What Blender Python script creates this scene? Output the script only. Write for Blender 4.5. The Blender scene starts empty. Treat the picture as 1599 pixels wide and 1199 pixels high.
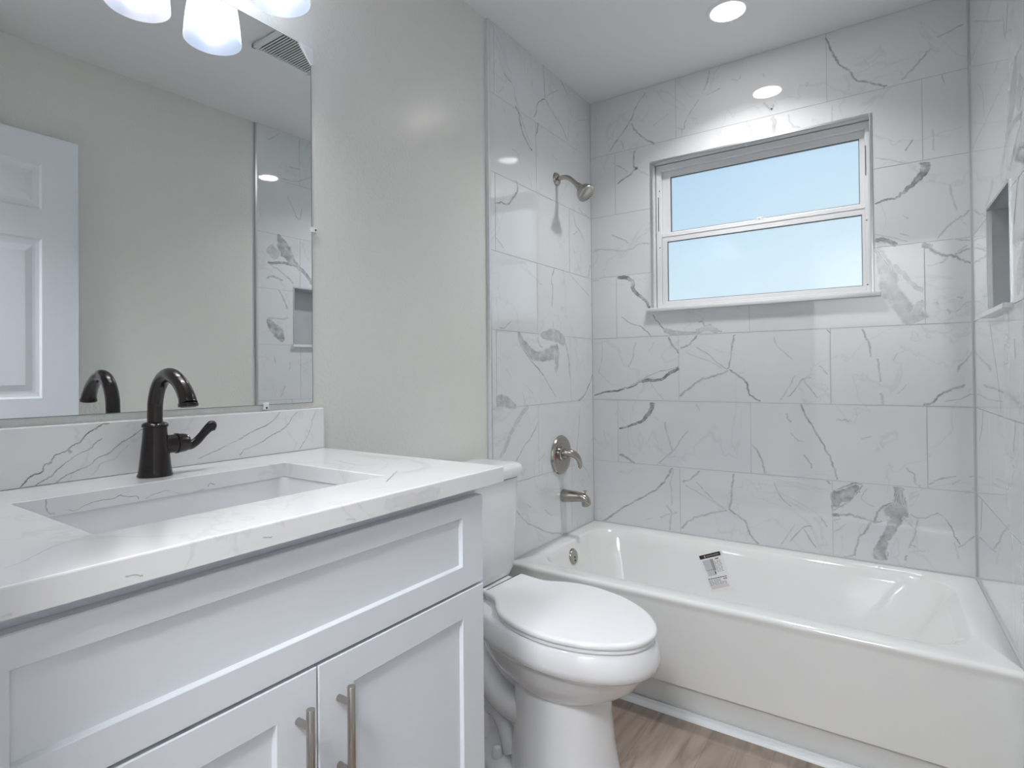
import bpy, bmesh, math, random
from mathutils import Vector, Matrix
sc = bpy.context.scene
COL = sc.collection
PI = math.pi
rnd = random.Random(7)

# ------------------------------------------------------------------ camera
F, YAW, PIT, ROL = 903.98, 0.6153, 0.009, -0.0087
cd = bpy.data.cameras.new('camera'); cam = bpy.data.objects.new('camera', cd); COL.objects.link(cam)
va = Vector((-math.sin(YAW)*math.cos(PIT), math.cos(YAW)*math.cos(PIT), math.sin(PIT)))
r0 = Vector((math.cos(YAW), math.sin(YAW), 0)); u0 = r0.cross(va)
vr = r0*math.cos(ROL)+u0*math.sin(ROL); vu = u0*math.cos(ROL)-r0*math.sin(ROL)
M = Matrix((vr, vu, -va)).transposed().to_4x4(); M.translation = Vector((1.2947, -2.7078, 1.12))
cam.matrix_world = M
cd.sensor_width = 36; cd.lens = F/1599*36; cd.shift_x = 28.83/1599; cd.shift_y = -24.85/1599
cd.clip_start = 0.02
sc.camera = cam
sc.view_settings.view_transform = 'Standard'; sc.view_settings.look = 'None'
sc.view_settings.gamma = 1; sc.view_settings.use_curve_mapping = False
sc.view_settings.exposure = 0.58

# ------------------------------------------------------------------ light levels
SKY = 0.71        # daylight outside
CAN = 26.0
CANW = 4.6      # downward beam of the downlight, watts
BULBW = 2.6     # downward beam of each vanity bulb, watts       # recessed shower downlight
BULB = 30.0      # vanity bulbs
HALL_FILL = 44.0      # added fill light in the hallway, out of view

W = 1.505; FL = 0.042; CE = 2.495; FZ = -0.02; H = 0.3078; Z0 = 0.3669; YE = -0.885
YB = -2.63          # doorway wall
XL = -0.012         # painted face of the vanity wall
def XR(y): return W - FL*y

# ------------------------------------------------------------------ world
w = bpy.data.worlds.new('sky'); sc.world = w; w.use_nodes = True
nt = w.node_tree; nt.nodes.clear()
wo = nt.nodes.new('ShaderNodeOutputWorld'); bg = nt.nodes.new('ShaderNodeBackground')
tc = nt.nodes.new('ShaderNodeTexCoord'); sx = nt.nodes.new('ShaderNodeSeparateXYZ')
ma = nt.nodes.new('ShaderNodeMath'); ma.operation = 'MULTIPLY_ADD'; ma.inputs[1].default_value = -0.35
nt.links.new(tc.outputs['Generated'], sx.inputs[0]); nt.links.new(sx.outputs['X'], ma.inputs[0]); nt.links.new(sx.outputs['Z'], ma.inputs[2])
cr = nt.nodes.new('ShaderNodeValToRGB'); e = cr.color_ramp.elements
e[0].position = 0.0; e[0].color = (0.74, 0.90, 0.97, 1)
e[1].position = 0.75; e[1].color = (0.30, 0.52, 0.80, 1)
x = e.new(0.22); x.color = (0.68, 0.86, 0.96, 1)
x = e.new(0.42); x.color = (0.44, 0.66, 0.88, 1)
nt.links.new(ma.outputs[0], cr.inputs[0]); nt.links.new(cr.outputs[0], bg.inputs[0])
bg.inputs[1].default_value = SKY; nt.links.new(bg.outputs[0], wo.inputs[0])

# ------------------------------------------------------------------ materials
def mat(name, col, rough=0.5, metal=0.0, coat=0.0, spec=0.5, **kw):
    m = bpy.data.materials.new(name); m.use_nodes = True
    b = m.node_tree.nodes['Principled BSDF']
    b.inputs['Base Color'].default_value = (*col, 1); b.inputs['Roughness'].default_value = rough
    b.inputs['Metallic'].default_value = metal; b.inputs['Coat Weight'].default_value = coat
    b.inputs['Specular IOR Level'].default_value = spec
    for k, v in kw.items(): b.inputs[k.replace('_', ' ')].default_value = v
    return m
def N(m, t): return m.node_tree.nodes.new(t)
def Lk(m, a, b): m.node_tree.links.new(a, b)
def bump(m, scale, strength, dist=0.002, detail=3, vec=None, rough=0.5):
    b = m.node_tree.nodes['Principled BSDF']
    t = N(m, 'ShaderNodeTexCoord'); n = N(m, 'ShaderNodeTexNoise'); bp = N(m, 'ShaderNodeBump')
    n.inputs['Scale'].default_value = scale; n.inputs['Detail'].default_value = detail; n.inputs['Roughness'].default_value = rough
    if vec:
        mp = N(m, 'ShaderNodeMapping'); mp.inputs['Scale'].default_value = vec
        Lk(m, t.outputs['Object'], mp.inputs[0]); Lk(m, mp.outputs[0], n.inputs['Vector'])
    else: Lk(m, t.outputs['Object'], n.inputs['Vector'])
    bp.inputs['Strength'].default_value = strength; bp.inputs['Distance'].default_value = dist
    Lk(m, n.outputs[0], bp.inputs['Height']); Lk(m, bp.outputs[0], b.inputs['Normal'])
    return m
def tint(m, c1, c2, scale, lo=0.35, hi=0.65, vec=(1, 1, 1), detail=4, dist=0.0):
    b = m.node_tree.nodes['Principled BSDF']
    t = N(m, 'ShaderNodeTexCoord'); mp = N(m, 'ShaderNodeMapping'); n = N(m, 'ShaderNodeTexNoise'); r = N(m, 'ShaderNodeValToRGB')
    mp.inputs['Scale'].default_value = vec; n.inputs['Scale'].default_value = scale; n.inputs['Detail'].default_value = detail
    n.inputs['Distortion'].default_value = dist
    r.color_ramp.elements[0].position = lo; r.color_ramp.elements[0].color = (*c1, 1)
    r.color_ramp.elements[1].position = hi; r.color_ramp.elements[1].color = (*c2, 1)
    Lk(m, t.outputs['Object'], mp.inputs[0]); Lk(m, mp.outputs[0], n.inputs['Vector']); Lk(m, n.outputs[0], r.inputs[0]); Lk(m, r.outputs[0], b.inputs['Base Color'])
    return r
def veined(name, c1, c2, vcol, vcol2, rough, coat, faint):
    """polished stone: cloudy base, veins drawn by the mesh attribute 'vein' and broken up by noise"""
    m = mat(name, c1, rough, coat=coat)
    b = m.node_tree.nodes['Principled BSDF']; r = tint(m, c1, c2, 2.2, 0.3, 0.75, detail=3)
    at = N(m, 'ShaderNodeAttribute'); at.attribute_name = 'vein'
    t = N(m, 'ShaderNodeTexCoord'); n = N(m, 'ShaderNodeTexNoise'); n.inputs['Scale'].default_value = 26; n.inputs['Detail'].default_value = 8; n.inputs['Roughness'].default_value = 0.65
    Lk(m, t.outputs['Object'], n.inputs['Vector'])
    mr = N(m, 'ShaderNodeMapRange'); mr.inputs[1].default_value = 0.32; mr.inputs[2].default_value = 0.6; mr.inputs[3].default_value = 0.3; mr.inputs[4].default_value = 1.3
    Lk(m, n.outputs[0], mr.inputs[0])
    mp2 = N(m, 'ShaderNodeMapping'); mp2.inputs['Rotation'].default_value = (0.5, 0.6, 0.4); nz = N(m, 'ShaderNodeTexNoise'); nz.inputs['Scale'].default_value = 2.6; nz.inputs['Detail'].default_value = 6; nz.inputs['Distortion'].default_value = 0.9
    Lk(m, t.outputs['Object'], mp2.inputs[0]); Lk(m, mp2.outputs[0], nz.inputs['Vector'])
    sb = N(m, 'ShaderNodeMath'); sb.operation = 'SUBTRACT'; sb.inputs[1].default_value = 0.47; ab = N(m, 'ShaderNodeMath'); ab.operation = 'ABSOLUTE'
    fv = N(m, 'ShaderNodeMapRange'); fv.inputs[1].default_value = 0.0; fv.inputs[2].default_value = 0.009; fv.inputs[3].default_value = faint; fv.inputs[4].default_value = 0.0
    Lk(m, nz.outputs[0], sb.inputs[0]); Lk(m, sb.outputs[0], ab.inputs[0]); Lk(m, ab.outputs[0], fv.inputs[0])
    mu = N(m, 'ShaderNodeMath'); mu.operation = 'MULTIPLY'; mu.use_clamp = True
    sp = N(m, 'ShaderNodeSeparateColor'); Lk(m, at.outputs['Color'], sp.inputs[0])
    Lk(m, sp.outputs[0], mu.inputs[0]); Lk(m, mr.outputs[0], mu.inputs[1])
    mc = N(m, 'ShaderNodeMix'); mc.data_type = 'RGBA'; mc.inputs[6].default_value = (*vcol, 1); mc.inputs[7].default_value = (*vcol2, 1)
    Lk(m, sp.outputs[1], mc.inputs[0])
    mx = N(m, 'ShaderNodeMix'); mx.data_type = 'RGBA'
    mm = N(m, 'ShaderNodeMath'); mm.operation = 'MAXIMUM'; Lk(m, mu.outputs[0], mm.inputs[0]); Lk(m, fv.outputs[0], mm.inputs[1])
    Lk(m, mm.outputs[0], mx.inputs[0]); Lk(m, r.outputs[0], mx.inputs[6]); Lk(m, mc.outputs[2], mx.inputs[7]); Lk(m, mx.outputs[2], b.inputs['Base Color'])
    return m
TILE = veined('marble_tile', (0.70, 0.72, 0.74), (0.76, 0.775, 0.785), (0.17, 0.175, 0.19), (0.26, 0.23, 0.19), 0.04, 1.0, 0.12)
TILE.node_tree.nodes['Principled BSDF'].inputs['Coat IOR'].default_value = 1.5
QUARTZ = veined('quartz', (0.83, 0.83, 0.83), (0.87, 0.865, 0.86), (0.19, 0.18, 0.18), (0.20, 0.13, 0.055), 0.12, 0.2, 0.10)
GROUT = bump(mat('grout', (0.50, 0.51, 0.52), 0.8), 400, 0.2)
CAULK = mat('caulk', (0.56, 0.57, 0.58), 0.6)
PAINT = bump(mat('wall_paint', (0.755, 0.76, 0.725), 0.30, coat=0.25, Coat_Roughness=0.22), 125, 0.85, 0.0018, 2.5)
CEIL = bump(mat('ceiling_paint', (0.82, 0.825, 0.84), 0.75), 90, 0.15, 0.001)
HALL = mat('hall_paint', (0.70, 0.71, 0.70), 0.6)
CAB = mat('cabinet_paint', (0.775, 0.80, 0.845), 0.33); bump(CAB, 60, 0.03, 0.0005)
GAP = mat('cabinet_shadow_gap', (0.33, 0.34, 0.35), 0.6)
DOORP = mat('door_paint', (0.80, 0.83, 0.90), 0.35); bump(DOORP, 25, 0.05, 0.0006, vec=(1, 1, 0.1))
PORC = mat('vitreous_china', (0.82, 0.83, 0.845), 0.07, coat=0.5); tint(PORC, (0.81, 0.82, 0.84), (0.835, 0.84, 0.85), 1.5)
PLAST = mat('seat_plastic', (0.85, 0.855, 0.875), 0.16); tint(PLAST, (0.84, 0.85, 0.87), (0.86, 0.865, 0.88), 1.5)
TUBM = mat('tub_enamel', (0.80, 0.81, 0.80), 0.09, coat=0.5); tint(TUBM, (0.795, 0.805, 0.795), (0.815, 0.825, 0.82), 1.2)
NICK = mat('brushed_nickel', (0.43, 0.405, 0.37), 0.2, 1.0); bump(NICK, 300, 0.08, 0.0003, vec=(1, 1, 0.05))
STEEL = mat('trim_steel', (0.62, 0.63, 0.64), 0.30, 1.0); bump(STEEL, 200, 0.05, 0.0003)
BRZ = mat('oil_rubbed_bronze', (0.030, 0.025, 0.025), 0.27, 0.75, coat=0.3); tint(BRZ, (0.024, 0.020, 0.021), (0.042, 0.033, 0.032), 14)
MIRR = mat('mirror_silver', (0.86, 0.88, 0.875), 0.0, 1.0)
MEDGE = mat('mirror_edge', (0.14, 0.17, 0.16), 0.3)
CLEAR = mat('clip_plastic', (0.85, 0.88, 0.9), 0.15)
DARK = mat('dark_hole', (0.03, 0.03, 0.03), 0.6)
VINYL = mat('window_vinyl', (0.76, 0.77, 0.79), 0.3); tint(VINYL, (0.75, 0.76, 0.78), (0.775, 0.785, 0.80), 6)
GASK = mat('gasket', (0.09, 0.09, 0.10), 0.5)
WHITE = mat('white_trim', (0.80, 0.82, 0.84), 0.35)
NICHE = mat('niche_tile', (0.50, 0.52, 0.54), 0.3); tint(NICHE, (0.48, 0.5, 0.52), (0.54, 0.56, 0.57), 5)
SILLM = mat('sill_marble', (0.80, 0.80, 0.80), 0.15); tint(SILLM, (0.78, 0.785, 0.79), (0.83, 0.83, 0.83), 8)
PAPER = mat('label_paper', (0.82, 0.82, 0.82), 0.5)
INK = mat('label_black', (0.025, 0.012, 0.012), 0.5)
INKG = mat('label_grey', (0.33, 0.33, 0.34), 0.5)
INKL = mat('label_light_grey', (0.55, 0.55, 0.57), 0.5)
INKR = mat('label_red', (0.62, 0.42, 0.43), 0.5)
RED = mat('red_mark', (0.5, 0.06, 0.05), 0.4)
NOZ = mat('nozzle_grey', (0.20, 0.20, 0.19), 0.45)

FLOORM = mat('wood_floor', (0.3, 0.25, 0.2), 0.36)
def _floor():
    m = FLOORM; b = m.node_tree.nodes['Principled BSDF']
    t = N(m, 'ShaderNodeTexCoord'); mp = N(m, 'ShaderNodeMapping'); mp.inputs['Scale'].default_value = (9, 1.3, 1)
    n = N(m, 'ShaderNodeTexNoise'); n.inputs['Scale'].default_value = 1.6; n.inputs['Detail'].default_value = 7; n.inputs['Distortion'].default_value = 1.6; n.inputs['Roughness'].default_value = 0.55
    Lk(m, t.outputs['Object'], mp.inputs[0]); Lk(m, mp.outputs[0], n.inputs['Vector'])
    r = N(m, 'ShaderNodeValToRGB'); el = r.color_ramp.elements
    el[0].position = 0.28; el[0].color = (0.17, 0.13, 0.105, 1); el[1].position = 0.72; el[1].color = (0.43, 0.35, 0.29, 1)
    q = el.new(0.45); q.color = (0.32, 0.255, 0.21, 1)
    Lk(m, n.outputs[0], r.inputs[0])
    br = N(m, 'ShaderNodeTexBrick'); mb = N(m, 'ShaderNodeMapping'); mb.inputs['Rotation'].default_value = (0, 0, PI/2); mb.inputs['Location'].default_value = (0.35, 0.11, 0)
    Lk(m, t.outputs['Object'], mb.inputs[0]); Lk(m, mb.outputs[0], br.inputs['Vector'])
    br.inputs['Scale'].default_value = 1; br.inputs['Brick Width'].default_value = 1.22; br.inputs['Row Height'].default_value = 0.18
    br.inputs['Mortar Size'].default_value = 0.0006; br.inputs['Color1'].default_value = (1, 1, 1, 1); br.inputs['Color2'].default_value = (0.84, 0.84, 0.85, 1); br.inputs['Mortar'].default_value = (0.6, 0.58, 0.56, 1)
    mx = N(m, 'ShaderNodeMix'); mx.data_type = 'RGBA'; mx.blend_type = 'MULTIPLY'; mx.inputs[0].default_value = 1
    Lk(m, r.outputs[0], mx.inputs[6]); Lk(m, br.outputs[0], mx.inputs[7]); Lk(m, mx.outputs[2], b.inputs['Base Color'])
_floor()
def glass_pane():
    m = bpy.data.materials.new('obscure_glass'); m.use_nodes = True; b = m.node_tree.nodes['Principled BSDF']
    b.inputs['Base Color'].default_value = (1, 1, 1, 1); b.inputs['Transmission Weight'].default_value = 1.0
    b.inputs['Roughness'].default_value = 0.42; b.inputs['IOR'].default_value = 1.3
    b.inputs['Coat Weight'].default_value = 0.8; b.inputs['Coat Roughness'].default_value = 0.12
    bump(m, 55, 0.25, 0.002, 2)
    return m
GLASS = glass_pane()
def shade_mat(name, col):
    m = bpy.data.materials.new(name); m.use_nodes = True; nt = m.node_tree; nt.nodes.clear()
    o = nt.nodes.new('ShaderNodeOutputMaterial'); tr = nt.nodes.new('ShaderNodeBsdfTranslucent'); df = nt.nodes.new('ShaderNodeBsdfDiffuse'); gl = nt.nodes.new('ShaderNodeBsdfGlossy')
    tr.inputs[0].default_value = (*col, 1); df.inputs[0].default_value = (0.27, 0.30, 0.38, 1); gl.inputs['Roughness'].default_value = 0.15
    a = nt.nodes.new('ShaderNodeMixShader'); a.inputs[0].default_value = 0.55
    c = nt.nodes.new('ShaderNodeMixShader'); c.inputs[0].default_value = 0.06
    nt.links.new(df.outputs[0], a.inputs[1]); nt.links.new(tr.outputs[0], a.inputs[2])
    nt.links.new(a.outputs[0], c.inputs[1]); nt.links.new(gl.outputs[0], c.inputs[2]); nt.links.new(c.outputs[0], o.inputs[0])
    return m
SHADE = shade_mat('frosted_shade', (0.82, 0.88, 1.0)); SHADEW = shade_mat('frosted_shade_warm', (1.0, 0.80, 0.62))
def emit(name, col, s):
    m = bpy.data.materials.new(name); m.use_nodes = True; nt = m.node_tree; nt.nodes.clear()
    o = nt.nodes.new('ShaderNodeOutputMaterial'); em = nt.nodes.new('ShaderNodeEmission')
    em.inputs[0].default_value = (*col, 1); em.inputs[1].default_value = s; nt.links.new(em.outputs[0], o.inputs[0]); return m
E_CAN = emit('downlight_diffuser', (1.0, 0.97, 0.95), CAN)
E_BULB = emit('bulb_glow', (0.93, 0.96, 1.0), BULB)
E_HALL = emit('hall_fill_diffuser', (0.95, 0.97, 1.0), HALL_FILL)

# ------------------------------------------------------------------ mesh helpers
class B:
    """collects verts, faces, per-face material slots and a per-vertex vein value"""
    def __init__(s): s.v = []; s.f = []; s.m = []; s.a = {}
    def add(s, vs, fs, m=0, at=None):
        o = len(s.v); s.v += [tuple(p) for p in vs]
        s.f += [tuple(i+o for i in f) for f in fs]; s.m += [m]*len(fs)
        if at:
            for i, a in enumerate(at): s.a[o+i] = a
    def box(s, x0, x1, y0, y1, z0, z1, m=0, bev=0.0, seg=2):
        x0, x1 = sorted((x0, x1)); y0, y1 = sorted((y0, y1)); z0, z1 = sorted((z0, z1))
        bm = bmesh.new(); bmesh.ops.create_cube(bm, size=1)
        for v in bm.verts:
            v.co = Vector(((x0+x1)/2+v.co.x*(x1-x0), (y0+y1)/2+v.co.y*(y1-y0), (z0+z1)/2+v.co.z*(z1-z0)))
        if bev > 0: bmesh.ops.bevel(bm, geom=bm.edges[:], offset=bev, segments=seg, profile=0.5, affect='EDGES')
        s.bm(bm, m)
    def bm(s, bm, m=0, M=None):
        bm.verts.index_update()
        s.add([(M @ v.co if M else v.co) for v in bm.verts], [[v.index for v in f.verts] for f in bm.faces], m); bm.free()
    def prism(s, poly, axis, a0, a1, m=0, bev=0.0, seg=2):
        """poly in the plane across `axis`; extruded from a0 to a1"""
        def P(u, v, w): return {'x': (w, u, v), 'y': (u, w, v), 'z': (u, v, w)}[axis]
        bm = bmesh.new(); A = [bm.verts.new(P(u, v, a0)) for u, v in poly]; Bv = [bm.verts.new(P(u, v, a1)) for u, v in poly]
        n = len(poly); bm.faces.new(A); bm.faces.new(Bv[::-1])
        for i in range(n): bm.faces.new((A[i], Bv[i], Bv[(i+1) % n], A[(i+1) % n]))
        bmesh.ops.recalc_face_normals(bm, faces=bm.faces[:])
        if bev > 0: bmesh.ops.bevel(bm, geom=bm.edges[:], offset=bev, segments=seg, profile=0.5, affect='EDGES')
        s.bm(bm, m)
    def loft(s, rings, m=0, cap0=True, cap1=True):
        n = len(rings[0]); vs = [p for r in rings for p in r]; fs = []
        for k in range(len(rings)-1):
            for i in range(n):
                j = (i+1) % n; fs.append((k*n+i, k*n+j, (k+1)*n+j, (k+1)*n+i))
        if cap0: fs.append(tuple(range(n-1, -1, -1)))
        if cap1: fs.append(tuple((len(rings)-1)*n+i for i in range(n)))
        s.add(vs, fs, m)
    def lathe(s, prof, c=(0, 0, 0), axis=(0, 0, 1), seg=40, m=0, cap0=False, cap1=False):
        ax = Vector(axis).normalized(); u = ax.orthogonal().normalized(); v = ax.cross(u); c = Vector(c)
        s.loft([[c+ax*h+(u*math.cos(2*PI*i/seg)+v*math.sin(2*PI*i/seg))*max(r, 1e-5) for i in range(seg)] for r, h in prof], m, cap0, cap1)
    def tube(s, pts, rad, seg=20, m=0, caps=True, flat=None):
        pts = [Vector(p) for p in pts]; n = len(pts)
        if not isinstance(rad, (list, tuple)): rad = [rad]*n
        T = [(pts[min(i+1, n-1)]-pts[max(i-1, 0)]).normalized() for i in range(n)]
        u = T[0].orthogonal().normalized(); rings = []
        for i in range(n):
            u = (u-T[i]*u.dot(T[i])).normalized(); v = T[i].cross(u)
            rings.append([pts[i]+(u*math.cos(2*PI*k/seg)+v*math.sin(2*PI*k/seg))*rad[i] for k in range(seg)])
        if flat: rings = [[flat(p, i) for p in r] for i, r in enumerate(rings)]
        s.loft(rings, m, caps, caps)
    def build(s, name, mats, parent=None, smooth=None, recalc=True):
        me = bpy.data.meshes.new(name); me.from_pydata(s.v, [], s.f)
        if not isinstance(mats, (list, tuple)): mats = [mats]
        for mt in mats: me.materials.append(mt)
        me.polygons.foreach_set('material_index', s.m)
        if s.a:
            at = me.color_attributes.new('vein', 'FLOAT_COLOR', 'POINT')
            for i in range(len(s.v)): a, c = s.a.get(i, (0.0, 0.0)); at.data[i].color = (a, c, 0, 1)
        if recalc:
            bm = bmesh.new(); bm.from_mesh(me); bmesh.ops.recalc_face_normals(bm, faces=bm.faces[:]); bm.to_mesh(me); bm.free()
        if smooth:
            me.polygons.foreach_set('use_smooth', [True]*len(me.polygons)); me.set_sharp_from_angle(angle=math.radians(smooth))
        me.update()
        o = bpy.data.objects.new(name, me); COL.objects.link(o)
        if parent: o.parent = parent; o.matrix_parent_inverse = parent.matrix_world.inverted() if False else Matrix.Translation(-Vector(parent.location))
        return o
def struct(o): o['kind'] = 'structure'; return o
def thing(name, loc, label, cat, group=None):
    o = bpy.data.objects.new(name, None); COL.objects.link(o); o.location = loc; o.empty_display_size = 0.05
    tag(o, label, cat, group); return o
def tag(o, label, cat, group=None):
    o['label'] = label; o['category'] = cat
    if group: o['group'] = group
    return o
def under(o, parent):   # parts are built in world coordinates
    o.parent = parent; o.matrix_parent_inverse = Matrix.Translation(-root(parent).location) if parent.type == 'EMPTY' else Matrix.Identity(4); return o
def root(o):
    while o.parent: o = o.parent
    return o
def sub_build(b, name, mats, parent, smooth=None, recalc=True):
    o = b.build(name, mats, None, smooth, recalc); return under(o, parent)
def crom(pts, k=4):
    out = []; n = len(pts)
    for i in range(n-1):
        p0, p1, p2, p3 = pts[max(i-1, 0)], pts[i], pts[i+1], pts[min(i+2, n-1)]
        for j in range(k):
            t = j/k
            out.append(tuple(0.5*((2*b)+(-a+c)*t+(2*a-5*b+4*c-d)*t*t+(-a+3*b-3*c+d)*t**3) for a, b, c, d in zip(p0, p1, p2, p3)))
    out.append(tuple(pts[-1])); return out
def rrect(x0, x1, y0, y1, r, k=6, z=0.0):
    P = []
    for cx, cy, a0 in ((x1-r, y1-r, 0), (x0+r, y1-r, PI/2), (x0+r, y0+r, PI), (x1-r, y0+r, 1.5*PI)):
        for i in range(k+1):
            a = a0+PI/2*i/k; P.append((cx+r*math.cos(a), cy+r*math.sin(a), z))
    return P

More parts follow.
